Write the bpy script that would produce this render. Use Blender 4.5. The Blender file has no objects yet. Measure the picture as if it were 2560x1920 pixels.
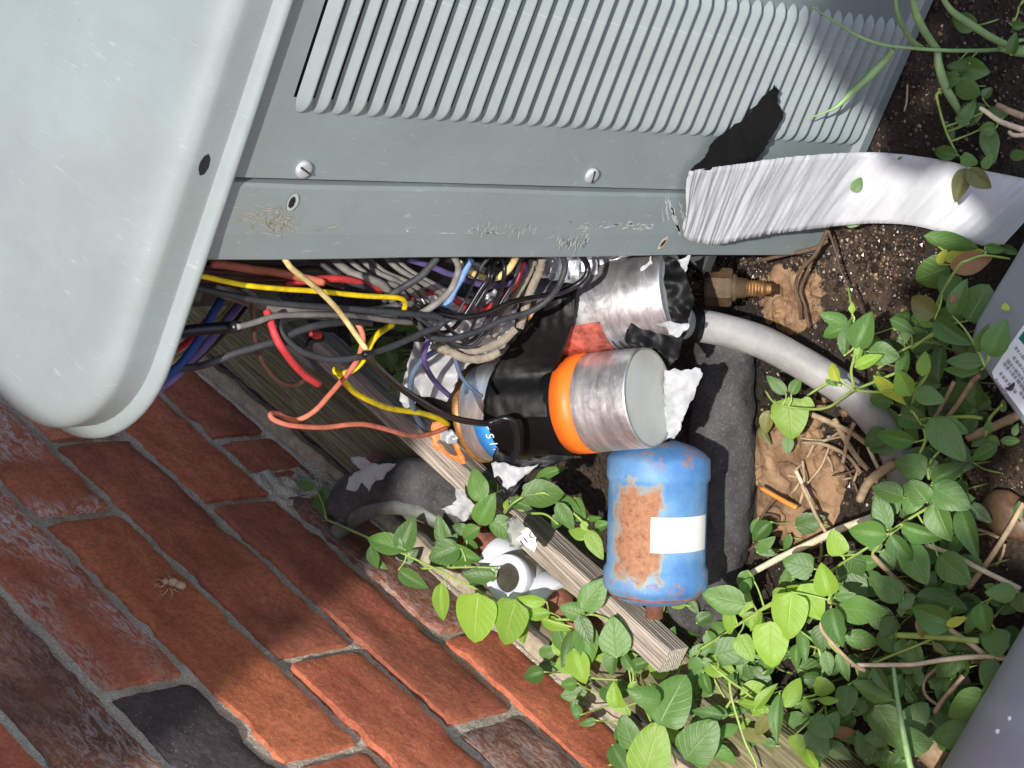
import bpy, bmesh, math, random
import numpy as np
from mathutils import Vector, Matrix, noise
random.seed(7)
R = math.radians
SC = bpy.context.scene
COL = SC.collection

# ------------------------------------------------------------------ camera, world, sun, exposure
F = 5300.0                                   # focal length in photograph pixels (2560 wide)
CM = Matrix(((-0.657524, -0.496058, 0.567088), (-0.337083, 0.866824, 0.367412), (-0.673823, 0.050426, -0.73717)))
CAM = Vector((0, 0, 1.2))
cd = bpy.data.cameras.new("camera"); cam = bpy.data.objects.new("camera", cd); COL.objects.link(cam)
rm = Matrix((CM.col[0], -CM.col[1], -CM.col[2])).transposed().to_4x4()
cam.matrix_world = Matrix.Translation(CAM) @ rm
cd.sensor_width = 36; cd.lens = 36 * F / 2560; cd.clip_start = 0.01; cd.clip_end = 300
SC.camera = cam
SUN = Vector((1.0, 0.58, -2.2)).normalized()  # the way the light travels
w = bpy.data.worlds.new("World"); SC.world = w; w.use_nodes = True
nt = w.node_tree; bg = nt.nodes["Background"]
sky = nt.nodes.new("ShaderNodeTexSky"); sky.sky_type = 'NISHITA'; sky.sun_disc = False
sky.sun_elevation = math.asin(-SUN.z); sky.sun_rotation = math.atan2(-SUN.x, -SUN.y)
sky.air_density = 1.0; sky.dust_density = 1.5; sky.ozone_density = 1.0
nt.links.new(sky.outputs[0], bg.inputs[0]); bg.inputs[1].default_value = 0.15
sl = bpy.data.lights.new("sun", 'SUN'); sl.energy = 3.7; sl.angle = R(0.55); sl.color = (1.0, 0.955, 0.89)
so = bpy.data.objects.new("sun", sl); COL.objects.link(so); so.rotation_euler = SUN.to_track_quat('-Z', 'Y').to_euler()
SC.view_settings.view_transform = 'Standard'; SC.view_settings.look = 'None'
SC.view_settings.exposure = 0.68; SC.view_settings.gamma = 1; SC.view_settings.use_curve_mapping = False
SC.render.engine = 'CYCLES'; SC.cycles.max_bounces = 8; SC.cycles.use_denoising = True

# ------------------------------------------------------------------ helpers
def ray(x, y):
    return CM @ Vector(((x - 1280) / F, (y - 960) / F, 1.0))
def P(x, y, X=None, Y=None, Z=None):
    """the place where the sight line through a photograph pixel meets a plane of the site"""
    r = ray(x, y)
    if X is not None: t = X / r.x
    elif Y is not None: t = Y / r.y
    else: t = (Z - 1.2) / r.z
    return CAM + r * t
def depth(p): return (CM.transposed() @ (Vector(p) - CAM)).z
def zm(x0, y0, s):
    def f(*pts): return [(x0 + a * s, y0 + b * s) for a, b in pts]
    return f
Z4 = zm(350, 600, .31646); Z5 = zm(900, 600, .31646); ZF = zm(1050, 620, .18083); ZD = zm(600, 1000, .36166)
ZC = zm(700, 1400, .36166); Z6 = zm(1600, 620, .31646); Z3 = zm(1300, 1000, .42194)
N4 = zm(1900, 550, .42194); N5 = zm(1860, 1220, .42194); ZP = zm(1500, 1350, .34354); ZG = zm(480, 640, .27125)
ZI = zm(0, 0, 1.0); ZT = zm(1660, 0, .40687)

def link(me, name, mat=None, parent=None):
    o = bpy.data.objects.new(name, me); COL.objects.link(o)
    if mat is not None and len(me.materials) == 0: me.materials.append(mat)
    if parent: o.parent = parent
    return o
def tag(o, label=None, cat=None, group=None, kind=None):
    if label: o["label"] = label
    if cat: o["category"] = cat
    if group: o["group"] = group
    if kind: o["kind"] = kind
    return o
def empty(name, loc, label, cat, group=None):
    o = bpy.data.objects.new(name, None); COL.objects.link(o); o.location = loc; o.empty_display_size = .02
    bpy.context.view_layer.update()
    return tag(o, label, cat, group)
def fix(o, par):
    """parent o without moving it"""
    o.parent = par; o.matrix_parent_inverse = Matrix.Translation(-Vector(par.location)); return o
def mesh(name, vs, fs, mat=None, smooth=False, uv=None):
    me = bpy.data.meshes.new(name); me.from_pydata([tuple(v) for v in vs], [], fs)
    if smooth: me.polygons.foreach_set("use_smooth", [True] * len(me.polygons))
    if uv is not None:
        l = me.uv_layers.new(name="UVMap")
        for lp in me.loops: l.data[lp.index].uv = uv[lp.vertex_index]
    me.update(); return me
def put(name, vs, fs, mat, parent=None, smooth=False, uv=None):
    me = mesh(name, vs, fs, mat, smooth, uv); o = link(me, name, mat)
    if parent: fix(o, parent)
    return o
def box_vf(x0, x1, y0, y1, z0, z1):
    v = [(x, y, z) for x in (x0, x1) for y in (y0, y1) for z in (z0, z1)]
    f = [(0, 1, 3, 2), (4, 6, 7, 5), (0, 4, 5, 1), (2, 3, 7, 6), (0, 2, 6, 4), (1, 5, 7, 3)]
    return v, f
def box(name, b, mat, parent=None, bev=0.0, seg=2):
    v, f = box_vf(*b); o = put(name, v, f, mat, parent)
    if bev:
        bm = bmesh.new(); bm.from_mesh(o.data)
        bmesh.ops.bevel(bm, geom=bm.edges[:], offset=bev, segments=seg, affect='EDGES', profile=.6)
        bm.to_mesh(o.data); bm.free()
    return o
def spline(pts, n=6):
    pts = [Vector(p) for p in pts]
    if len(pts) < 3: return pts
    out = []
    q = [pts[0] * 2 - pts[1]] + pts + [pts[-1] * 2 - pts[-2]]
    for i in range(1, len(q) - 2):
        a, b, c, d = q[i - 1:i + 3]
        for k in range(n):
            t = k / n
            out.append(.5 * ((2 * b) + (c - a) * t + (2 * a - 5 * b + 4 * c - d) * t * t + (3 * b - a - 3 * c + d) * t ** 3))
    out.append(pts[-1]); return out
def tube_vf(pts, r, seg=8, cap=True, base=0, wob=0.0):
    pts = [Vector(p) for p in pts]; n = len(pts)
    rr = r if hasattr(r, '__len__') else [r] * n
    if len(rr) != n: rr = list(np.interp(np.linspace(0, 1, n), np.linspace(0, 1, len(rr)), rr))
    vs, fs = [], []
    t0 = (pts[1] - pts[0]).normalized(); u = t0.orthogonal().normalized()
    for i, p in enumerate(pts):
        t = (pts[min(i + 1, n - 1)] - pts[max(i - 1, 0)]).normalized()
        u = (u - t * u.dot(t)).normalized(); v = t.cross(u)
        for k in range(seg):
            a = 2 * math.pi * k / seg
            q = rr[i] * (1 + (wob * noise.noise(p * 60 + Vector((k, 0, 0))) if wob else 0))
            vs.append(p + (u * math.cos(a) + v * math.sin(a)) * q)
    for i in range(n - 1):
        for k in range(seg):
            a = i * seg + k; b = i * seg + (k + 1) % seg
            fs.append((base + a, base + b, base + b + seg, base + a + seg))
    if cap:
        fs.append(tuple(base + k for k in range(seg))[::-1]); fs.append(tuple(base + (n - 1) * seg + k for k in range(seg)))
    return vs, fs
def tube(name, pts, r, mat, parent=None, seg=8, sub=6, wob=0.0):
    v, f = tube_vf(spline(pts, sub), r, seg, wob=wob); return put(name, v, f, mat, parent, smooth=True)
def lathe(name, prof, mat, parent=None, seg=48, smooth=True, M=None, a0=0, a1=2 * math.pi, bumpf=None):
    """prof: (axial, radius) list; axis +X of matrix M"""
    full = abs(a1 - a0 - 2 * math.pi) < 1e-6
    ns = seg if full else seg + 1
    vs, fs = [], []
    for s, r_ in prof:
        for k in range(ns):
            a = a0 + (a1 - a0) * k / seg
            rq = r_ + (bumpf(s, a) if bumpf else 0)
            vs.append((s, rq * math.cos(a), rq * math.sin(a)))
    for i in range(len(prof) - 1):
        for k in range(seg):
            a = i * ns + k; b = i * ns + (k + 1) % ns
            fs.append((a, b, b + ns, a + ns))
    me = mesh(name, vs, fs, mat, smooth); o = link(me, name, mat)
    if M is not None: o.matrix_world = M
    if parent: fix(o, parent)
    return o
def frame(p, axis, up=Vector((0, 0, 1))):
    x = Vector(axis).normalized(); z = (up - x * up.dot(x)).normalized(); y = z.cross(x)
    m = Matrix((x, y, z)).transposed().to_4x4(); m.translation = Vector(p); return m
def sheet(name, pts3, mat, parent=None, cuts=4, jit=0.0, th=0.0006, fr=40, smooth=False, seed=0):
    """a thin torn or crumpled sheet from a 3D outline"""
    bm = bmesh.new(); vs = [bm.verts.new(p) for p in pts3]; f = bm.faces.new(vs); f.normal_update(); n = f.normal.copy()
    bmesh.ops.triangulate(bm, faces=bm.faces[:])
    for _ in range(cuts):
        L = sum(e.calc_length() for e in bm.edges) / len(bm.edges)
        bmesh.ops.subdivide_edges(bm, edges=[e for e in bm.edges if e.calc_length() > L * .8], cuts=1)
        bmesh.ops.triangulate(bm, faces=[q for q in bm.faces if len(q.verts) > 3])
    for v in bm.verts:
        if jit and v.is_boundary: v.co += (Vector((noise.noise(v.co * 260), noise.noise(v.co * 260 + Vector((5, 0, 0))), noise.noise(v.co * 260 + Vector((0, 5, 0))))) * .0016)
        if jit:
            q = v.co * fr + Vector((seed, 0, 0))
            v.co += n * jit * (noise.noise(q) + .5 * noise.noise(q * 2.7)) + Vector((noise.noise(q + Vector((9, 0, 0))), noise.noise(q + Vector((0, 9, 0))), noise.noise(q + Vector((0, 0, 9))))) * jit * .25
    me = bpy.data.meshes.new(name); bm.to_mesh(me); bm.free()
    if smooth: me.polygons.foreach_set("use_smooth", [True] * len(me.polygons))
    o = link(me, name, mat)
    md = o.modifiers.new("thickness", 'SOLIDIFY'); md.thickness = th; md.offset = 0
    if parent: fix(o, parent)
    return o

# ------------------------------------------------------------------ materials
def srgb(r, g, b):
    f = lambda c: (c / 255 / 12.92) if c / 255 <= .04045 else ((c / 255 + .055) / 1.055) ** 2.4
    return (f(r), f(g), f(b), 1)
class NB:
    def __init__(s, name):
        s.m = bpy.data.materials.new(name); s.m.use_nodes = True; s.t = s.m.node_tree; s.n = s.t.nodes
        s.p = s.n["Principled BSDF"]; s.out = s.n["Material Output"]; s.co = None
    def nd(s, ty, **kw):
        x = s.n.new(ty)
        for k, v in kw.items():
            if k.startswith("i_"): x.inputs[k[2:].replace("_", " ")].default_value = v
            else: setattr(x, k, v)
        return x
    def l(s, a, b): s.t.links.new(a, b)
    def coord(s, kind="Object", scale=(1, 1, 1)):
        tc = s.nd("ShaderNodeTexCoord"); mp = s.nd("ShaderNodeMapping"); mp.inputs["Scale"].default_value = scale
        s.l(tc.outputs[kind], mp.inputs[0]); return mp.outputs[0]
    def noise(s, scale, detail=5, rough=.6, co=None, dist=0.0):
        x = s.nd("ShaderNodeTexNoise"); x.inputs["Scale"].default_value = scale; x.inputs["Detail"].default_value = detail
        x.inputs["Roughness"].default_value = rough; x.inputs["Distortion"].default_value = dist
        if co is not None: s.l(co, x.inputs["Vector"])
        return x.outputs[0]
    def voro(s, scale, co=None, feature='F1'):
        x = s.nd("ShaderNodeTexVoronoi", feature=feature); x.inputs["Scale"].default_value = scale
        if co is not None: s.l(co, x.inputs["Vector"])
        return x.outputs["Distance"]
    def ramp(s, fac, stops):
        x = s.nd("ShaderNodeValToRGB"); e = x.color_ramp.elements
        while len(e) < len(stops): e.new(.5)
        for i, (p, c) in enumerate(stops):
            e[i].position = p; e[i].color = c if len(c) == 4 else (*c, 1)
        s.l(fac, x.inputs[0]); return x.outputs[0]
    def mix(s, fac, a, b, mode='MIX'):
        x = s.nd("ShaderNodeMix", data_type='RGBA', blend_type=mode)
        for v, i in ((fac, 0), (a, 6), (b, 7)):
            if isinstance(v, (int, float)): x.inputs[i].default_value = v
            elif isinstance(v, tuple): x.inputs[i].default_value = v
            else: s.l(v, x.inputs[i])
        return x.outputs[2]
    def math(s, op, a, b=None, c=None, clamp=False):
        x = s.nd("ShaderNodeMath", operation=op, use_clamp=clamp)
        for i, v in enumerate((a, b, c)):
            if v is None: continue
            if isinstance(v, (int, float)): x.inputs[i].default_value = v
            else: s.l(v, x.inputs[i])
        return x.outputs[0]
    def bump(s, h, strength, dist=.001, prev=None):
        x = s.nd("ShaderNodeBump"); x.inputs["Strength"].default_value = strength; x.inputs["Distance"].default_value = dist
        s.l(h, x.inputs["Height"])
        if prev is not None: s.l(prev, x.inputs["Normal"])
        return x.outputs[0]
    def fin(s, col=None, rough=.5, metal=0.0, nrm=None, spec=None, **kw):
        p = s.p.inputs
        if col is not None:
            if isinstance(col, tuple): p["Base Color"].default_value = col
            else: s.l(col, p["Base Color"])
        if isinstance(rough, (int, float)): p["Roughness"].default_value = rough
        else: s.l(rough, p["Roughness"])
        if isinstance(metal, (int, float)): p["Metallic"].default_value = metal
        else: s.l(metal, p["Metallic"])
        if nrm is not None: s.l(nrm, p["Normal"])
        if spec is not None: p["Specular IOR Level"].default_value = spec
        for k, v in kw.items(): p[k.replace("_", " ")].default_value = v
        return s.m

def mat_simple(name, c, rough=.5, var=.12, scale=60, bump=.15, metal=0.0, spec=None, bscale=None, kind="Object"):
    b = NB(name); co = b.coord(kind); n = b.noise(scale, 6, .65, co)
    k0 = tuple(x * (1 - var * 2) for x in c[:3]) + (1,); k1 = tuple(min(1, x * (1 + var)) for x in c[:3]) + (1,)
    col = b.ramp(n, [(.3, k0), (.7, k1)])
    nr = b.bump(b.noise(bscale or scale * 5, 6, .7, co), bump, .0006) if bump else None
    return b.fin(col, rough, metal, nr, spec)

def mat_paint(name, c, dirt=.5, orange=True):
    b = NB(name); co = b.coord(); n1 = b.noise(7, 6, .65, co); n2 = b.noise(55, 5, .7, co)
    col = b.mix(b.ramp(n1, [(.35, (0, 0, 0)), (.7, (1, 1, 1))]), tuple(x * .88 for x in c[:3]) + (1,), tuple(min(1, x * 1.06) for x in c[:3]) + (1,))
    col = b.mix(b.math('MULTIPLY', b.ramp(n2, [(.52, (0, 0, 0)), (.75, (1, 1, 1))]), dirt * .5), col, tuple(x * .78 for x in c[:3]) + (1,))
    v = b.voro(90, co); sp = b.math('MULTIPLY', b.math('LESS_THAN', v, .05), b.math('GREATER_THAN', b.noise(30, 2, .5, co), .64))
    col = b.mix(sp, col, (.62, .64, .6, 1))
    v2 = b.voro(61, co); sp2 = b.math('MULTIPLY', b.math('LESS_THAN', v2, .05), b.math('GREATER_THAN', b.noise(21, 2, .5, co), .6))
    col = b.mix(sp2, col, (.10, .11, .11, 1))
    stk = b.noise(1.0, 4, .6, b.coord('Object', (26, 60, 3.5)), .4)
    col = b.mix(b.math('MULTIPLY', b.ramp(stk, [(.5, (0, 0, 0)), (.72, (1, 1, 1))]), .2), col, tuple(x * .74 for x in c[:3]) + (1,))
    stn = b.noise(4.5, 7, .75, co, .8)
    col = b.mix(b.math('MULTIPLY', b.ramp(stn, [(.52, (0, 0, 0)), (.6, (1, 1, 1))]), .16), col, (c[0] * .75, c[1] * .72, c[2] * .62, 1))
    # fine scuffs
    sc = b.coord("Object", (40, 400, 90)); ns = b.noise(1.2, 3, .5, sc, 1.0)
    col = b.mix(b.math('MULTIPLY', b.ramp(ns, [(.66, (0, 0, 0)), (.72, (1, 1, 1))]), .25), col, (.5, .54, .53, 1))
    nr = b.bump(b.noise(900, 3, .6, co), .12, .0003)
    nr = b.bump(n1, .25, .002, nr)
    return b.fin(col, b.ramp(n2, [(.3, (.38,) * 3), (.8, (.6,) * 3)]), 0, nr, .45)
M_PAINT = mat_paint("weathered_grey_green_paint", srgb(128, 139, 140))
M_CAP = mat_paint("weathered_light_grey_cap_paint", srgb(136, 147, 148), .35)
M_SHADE_METAL = mat_simple("shade_dark_sheet_metal", srgb(62, 66, 66), .6, .25, 20)  # metal grey darkened to carry the shade in the service bay
M_BLACKGAP = mat_simple("black_unlit_inside", srgb(18, 18, 20), .8)  # near-black that paints the darkness of unlit insides and holes
M_SCRATCH = mat_simple("bare_scratch_metal", srgb(168, 176, 170), .5, .05, 200, 0)
M_PRIMER = mat_simple("tan_primer_scuff", srgb(164, 160, 142), .6, .1, 200, .2)
M_ZINC = mat_simple("zinc_plated_steel", srgb(200, 205, 208), .4, .1, 300, .5, .5)
M_RIM = mat_simple("chipped_rust_rim", srgb(196, 176, 160), .6, .2, 300, .3)

# bricks
def mat_brick(name, base, dark, scorch=.0, efflo=.0, orange=0.0):
    b = NB(name); co = b.coord("Object"); oi = b.nd("ShaderNodeObjectInfo")
    ad = b.nd("ShaderNodeVectorMath", operation='ADD'); b.l(co, ad.inputs[0])
    cx = b.nd("ShaderNodeCombineXYZ"); b.l(b.math('MULTIPLY', oi.outputs["Random"], 37.0), cx.inputs[0]); b.l(b.math('MULTIPLY', oi.outputs["Random"], 11.0), cx.inputs[2]); b.l(cx.outputs[0], ad.inputs[1])
    co = ad.outputs[0]
    mp = b.nd("ShaderNodeMapping"); mp.inputs["Scale"].default_value = (14, 60, 60); b.l(co, mp.inputs[0]); st = mp.outputs[0]
    n1 = b.noise(1.0, 7, .68, st, .6); n2 = b.noise(13, 4, .6, co); n3 = b.noise(260, 5, .75, co)
    col = b.mix(b.ramp(n1, [(.32, (0, 0, 0)), (.68, (1, 1, 1))]), dark, base)
    col = b.mix(b.ramp(n2, [(.42, (0, 0, 0)), (.72, (1, 1, 1))]), col, tuple(min(1, a * 1.25) for a in base[:3]) + (1,))
    col = b.mix(b.math('MULTIPLY', b.ramp(n3, [(.40, (1, 1, 1)), (.56, (0, 0, 0))]), .38), col, tuple(a * .42 for a in dark[:3]) + (1,))
    col = b.mix(b.math('MULTIPLY', b.ramp(b.noise(48, 6, .75, co, 1.0), [(.50, (0, 0, 0)), (.66, (1, 1, 1))]), .5), col, (dark[0] * .62, dark[1] * .62, dark[2] * .7, 1))
    col = b.mix(b.math('MULTIPLY', b.math('LESS_THAN', b.voro(210, co), .13), .5), col, srgb(214, 176, 150))
    if scorch:
        s = b.noise(9, 6, .7, co, .5); col = b.mix(b.math('MULTIPLY', b.ramp(s, [(.40, (0, 0, 0)), (.58, (1, 1, 1))]), scorch), col, srgb(74, 60, 56))
    if efflo:
        mp2 = b.nd("ShaderNodeMapping"); mp2.inputs["Scale"].default_value = (34, 120, 90); mp2.inputs["Rotation"].default_value = (0, .5, 0); b.l(co, mp2.inputs[0])
        e = b.noise(1.6, 8, .72, mp2.outputs[0], 1.8); zone = b.noise(8, 2, .5, co)
        fa = b.math('MULTIPLY', b.ramp(e, [(.47, (0, 0, 0)), (.57, (1, 1, 1))]), b.ramp(zone, [(.38, (0, 0, 0)), (.55, (1, 1, 1))]))
        col = b.mix(b.math('MULTIPLY', fa, efflo), col, srgb(226, 216, 212))
    nr = b.bump(n1, .3, .002); nr = b.bump(b.noise(900, 4, .8, co), 1.0, .0014, nr); nr = b.bump(n3, .9, .0022, nr); nr = b.bump(b.voro(130, co), .35, .0018, nr)
    return b.fin(col, .88, 0, nr, .25)
MB = {
 'red': mat_brick("brick_red", srgb(222, 132, 98), srgb(186, 100, 74)),
 'orange': mat_brick("brick_orange", srgb(222, 134, 94), srgb(186, 102, 70)),
 'scorch': mat_brick("brick_scorched", srgb(216, 128, 96), srgb(176, 98, 74), .35),
 'efflo': mat_brick("brick_salt_stained", srgb(226, 136, 102), srgb(186, 104, 78), .1, 1.0),
 'black': mat_brick("brick_black", srgb(112, 102, 102), srgb(70, 64, 65), .4),
 'brown': mat_brick("brick_brown_streaked", srgb(186, 124, 96), srgb(138, 92, 74), .6, .4),
}
def mat_mortar():
    b = NB("mortar_sandy_grey"); co = b.coord(); n = b.noise(30, 5, .6, co); g = b.noise(600, 4, .8, co); v = b.voro(420, co)
    col = b.ramp(n, [(.3, srgb(188, 178, 160)), (.7, srgb(228, 216, 196))])
    col = b.mix(b.math('MULTIPLY', b.ramp(g, [(.4, (1, 1, 1)), (.58, (0, 0, 0))]), .55), col, srgb(110, 104, 96))
    nr = b.bump(g, .8, .002); nr = b.bump(v, .5, .0015, nr)
    return b.fin(col, .95, 0, nr, .2)
M_MORTAR = mat_mortar()
M_SAND = mat_simple("pale_sandy_mortar_bed", srgb(166, 154, 134), .95, .2, 120, .9, bscale=500)
def mat_wood(name, c0, c1, green=0.0, sc=(8, 160, 160)):
    b = NB(name); co = b.coord("Object", sc); n = b.noise(1.0, 6, .65, co, .8); o = b.coord(); n2 = b.noise(25, 5, .6, o)
    col = b.mix(b.ramp(n, [(.36, (0, 0, 0)), (.62, (1, 1, 1))]), c0, c1)
    wv = b.nd("ShaderNodeTexWave", wave_type='BANDS', bands_direction='DIAGONAL'); wv.inputs["Scale"].default_value = .9; wv.inputs["Distortion"].default_value = 5; wv.inputs["Detail"].default_value = 3
    b.l(co, wv.inputs["Vector"]); col = b.mix(b.math('MULTIPLY', b.ramp(wv.outputs[1], [(0, (1, 1, 1)), (.35, (0, 0, 0))]), .5), col, tuple(x * .6 for x in c0[:3]) + (1,))
    if green: col = b.mix(b.math('MULTIPLY', b.ramp(n2, [(.45, (0, 0, 0)), (.65, (1, 1, 1))]), green), col, srgb(104, 106, 66))
    nr = b.bump(n, .8, .0016); nr = b.bump(wv.outputs[1], .4, .0012, nr)
    return b.fin(col, .85, 0, nr, .2)
M_BOARD = mat_wood("weathered_mossy_board", srgb(84, 78, 60), srgb(140, 132, 106), .6)
M_STAKE = mat_wood("weathered_grey_wood", srgb(128, 116, 104), srgb(192, 180, 168), 0, (10, 230, 230))
M_STAKE_END = mat_wood("pale_cut_wood", srgb(190, 178, 160), srgb(232, 224, 210), 0, (90, 300, 300))

def mat_soil():
    b = NB("dark_damp_soil"); co = b.coord(); n = b.noise(16, 7, .65, co); g = b.noise(320, 5, .8, co); v = b.voro(260, co)
    dry = b.ramp(b.noise(7, 4, .55, co), [(.50, (0, 0, 0)), (.60, (1, 1, 1))])
    wet = b.ramp(n, [(.3, srgb(28, 22, 17)), (.7, srgb(58, 44, 33))]); dc = b.ramp(n, [(.3, srgb(140, 112, 84)), (.7, srgb(190, 160, 128))])
    col = b.mix(b.math('MULTIPLY', dry, .15), wet, dc)
    col = b.mix(b.math('MULTIPLY', b.ramp(g, [(.42, (1, 1, 1)), (.58, (0, 0, 0))]), .6), col, srgb(28, 22, 18))
    rough = b.ramp(b.noise(40, 4, .6, co), [(.4, (.35,) * 3), (.62, (.95,) * 3)])
    nr = b.bump(g, .9, .003); nr = b.bump(v, .7, .003, nr)
    return b.fin(col, rough, 0, nr, .5)
M_SOIL = mat_soil()
def mat_dry():
    b = NB("dry_tan_dirt"); co = b.coord(); n = b.noise(40, 7, .7, co); c = b.noise(90, 6, .75, co, .4)
    col = b.ramp(n, [(.3, srgb(104, 80, 60)), (.7, srgb(164, 134, 104))])
    col = b.mix(b.math('MULTIPLY', b.ramp(c, [(.36, (1, 1, 1)), (.5, (0, 0, 0))]), .7), col, srgb(88, 64, 48))
    nr = b.bump(c, .5, .002); nr = b.bump(n, .8, .003, nr); nr = b.bump(b.noise(600, 4, .8, co), .5, .001, nr)
    return b.fin(col, .95, 0, nr, .2)
M_DRY = mat_dry()
M_GRAIN = []
for i, (c, r_) in enumerate((((58, 44, 34), .35), ((98, 76, 58), .5), ((150, 128, 104), .4), ((40, 34, 30), .22), ((176, 168, 156), .3))):
    M_GRAIN.append(mat_simple("soil_grain_%s" % ("umber", "brown", "tan", "wet_dark", "quartz")[i], srgb(*c), r_, .2, 300, .2))

def mat_leaf(name, c, vein, spec=.4, tr=.28, dark=.5):
    b = NB(name); uv = b.nd("ShaderNodeUVMap").outputs[0]; se = b.nd("ShaderNodeSeparateXYZ"); b.l(uv, se.inputs[0])
    u, v = se.outputs[0], se.outputs[1]; av = b.math('ABSOLUTE', v)
    mid = b.math('SUBTRACT', 1.0, b.math('MULTIPLY', av, 16.0), clamp=True)
    ph = b.math('SUBTRACT', b.math('MULTIPLY', u, 6.2), b.math('MULTIPLY', av, 2.1))
    fr = b.math('ABSOLUTE', b.math('SUBTRACT', b.math('FRACT', ph), .5))
    side = b.math('SUBTRACT', 1.0, b.math('MULTIPLY', fr, 9.0), clamp=True)
    side = b.math('MULTIPLY', side, .38)
    ve = b.math('MAXIMUM', mid, side)
    oi = b.nd("ShaderNodeObjectInfo"); rnd = oi.outputs["Random"]
    co = b.coord(); n = b.noise(45, 4, .6, co)
    c2 = tuple(x * dark for x in c[:3]) + (1,); c3 = (min(1, c[0] * 1.2), min(1, c[1] * 1.12), c[2] * .95, 1)
    col = b.mix(rnd, c2, c3); col = b.mix(b.ramp(n, [(.3, (0, 0, 0)), (.75, (1, 1, 1))]), col, b.mix(.25, col, vein))
    # scattered blemishes
    bl = b.math('LESS_THAN', b.voro(170, co), .09); bl = b.math('MULTIPLY', bl, b.math('GREATER_THAN', b.noise(60, 2, .5, co), .62))
    col = b.mix(bl, col, srgb(120, 104, 60))
    col = b.mix(b.math('MULTIPLY', ve, .42), col, vein)
    nr = b.bump(ve, .5, .0006); nr = b.bump(b.noise(300, 3, .6, co), .2, .0006, nr)
    b.fin(col, .36, 0, nr, spec + .1)
    ts = b.nd("ShaderNodeBsdfTranslucent"); b.l(b.mix(1.0, col, (1.1, 1.5, .5, 1), 'MULTIPLY'), ts.inputs[0])
    mx = b.nd("ShaderNodeMixShader"); mx.inputs[0].default_value = tr
    b.l(b.p.outputs[0], mx.inputs[1]); b.l(ts.outputs[0], mx.inputs[2]); b.l(mx.outputs[0], b.out.inputs[0])
    return b.m
ML = {
 'g': mat_leaf("leaf_mid_green", srgb(80, 122, 56), srgb(148, 180, 112), dark=.62),
 'b': mat_leaf("leaf_bright_green", srgb(128, 168, 60), srgb(180, 204, 112), .35, .35, .8),
 'd': mat_leaf("leaf_dark_green", srgb(66, 104, 44), srgb(122, 154, 86), .5, .2, .6),
 'y': mat_leaf("leaf_yellow_green", srgb(168, 180, 60), srgb(206, 212, 120), .3, .35, .85),
 'k': mat_leaf("leaf_dull_olive", srgb(104, 108, 62), srgb(140, 138, 92), .3, .15, .7),
 'n': mat_leaf("leaf_dead_brown", srgb(160, 120, 88), srgb(186, 150, 116), .2, .2, .7),
}
M_STEM = mat_simple("green_stem", srgb(148, 172, 88), .5, .15, 60, .2)
M_STEMD = mat_simple("pale_bluish_grass_stem", srgb(136, 168, 112), .5, .12, 60, .2)
M_TWIG = mat_simple("dry_twig", srgb(168, 146, 118), .85, .25, 90, .5)
M_TWIGD = mat_simple("dark_twig", srgb(92, 74, 58), .85, .25, 90, .5)
M_TWIGP = mat_simple("pale_straw", srgb(214, 200, 172), .8, .15, 90, .4)
def wirem(n, c, rough=.56): return mat_simple("%s_wire_insulation" % n, srgb(*c), rough, .22, 90, .1, spec=.35)
MW = {'yellow': wirem('yellow', (226, 198, 24)), 'black': wirem('black', (58, 60, 64)), 'jet': wirem('jet_black', (26, 26, 30), .3),
      'grey': wirem('dusty_grey', (122, 118, 114)), 'tan': wirem('cream', (226, 204, 140)), 'red': wirem('red', (198, 62, 66)),
      'salmon': wirem('salmon', (206, 120, 96)), 'blue': wirem('blue', (40, 66, 128)), 'lblue': wirem('light_blue', (110, 142, 190)),
      'purple': wirem('purple', (98, 84, 138)), 'brown': wirem('brown', (84, 58, 52), .3), 'slate': wirem('slate_blue', (88, 106, 128))}
def mat_can(name, blue=False):
    b = NB(name); co = b.coord("Object", (40, 8, 8)); n = b.noise(2.2, 6, .7, co, .6); o = b.coord(); n2 = b.noise(60, 6, .75, o, 1.5)
    col = b.ramp(n, [(.34, srgb(150, 150, 154)), (.66, srgb(232, 231, 232))])
    col = b.mix(b.math('MULTIPLY', b.ramp(n2, [(.60, (0, 0, 0)), (.68, (1, 1, 1))]), .5), col, srgb(236, 232, 226))
    nr = b.bump(n, .12, .001); nr = b.bump(n2, .12, .0008, nr)
    return b.fin(col, b.ramp(n2, [(.3, (.28,) * 3), (.7, (.5,) * 3)]), .82, nr)
M_CAN = mat_can("scuffed_aluminium")
M_CANEND = mat_simple("dull_grey_can_bottom", srgb(192, 194, 188), .5, .12, 14, .15, .2)
M_RIMBRN = mat_simple("tarnished_brown_crimp", srgb(158, 112, 62), .45, .3, 90, .4, .3)
def mat_tape(name, c, rough=.28):
    b = NB(name); co = b.coord(); n = b.noise(38, 4, .55, co, 1.2); f = b.noise(240, 3, .6, co)
    nr = b.bump(n, .25, .0016); nr = b.bump(f, .1, .0005, nr)
    return b.fin(b.ramp(n, [(.3, tuple(x * .7 for x in c[:3]) + (1,)), (.7, c)]), rough, 0, nr, .22)
M_TAPE = mat_tape("black_vinyl_tape", srgb(11, 11, 12), .5); M_TAPEM = mat_tape("matt_black_cloth_tape", srgb(20, 20, 21), .55)
M_ORANGE = mat_simple("orange_tape", srgb(244, 112, 30), .5, .06, 40, .1)
M_BLUELAB = mat_simple("blue_label", srgb(58, 140, 214), .45, .06, 60, .05)
M_WHITE = mat_simple("white_print", srgb(226, 234, 238), .5, .04, 60, .05)
M_WLAB = mat_simple("white_paper_label", srgb(226, 224, 216), .6, .06, 40, .15)
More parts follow.
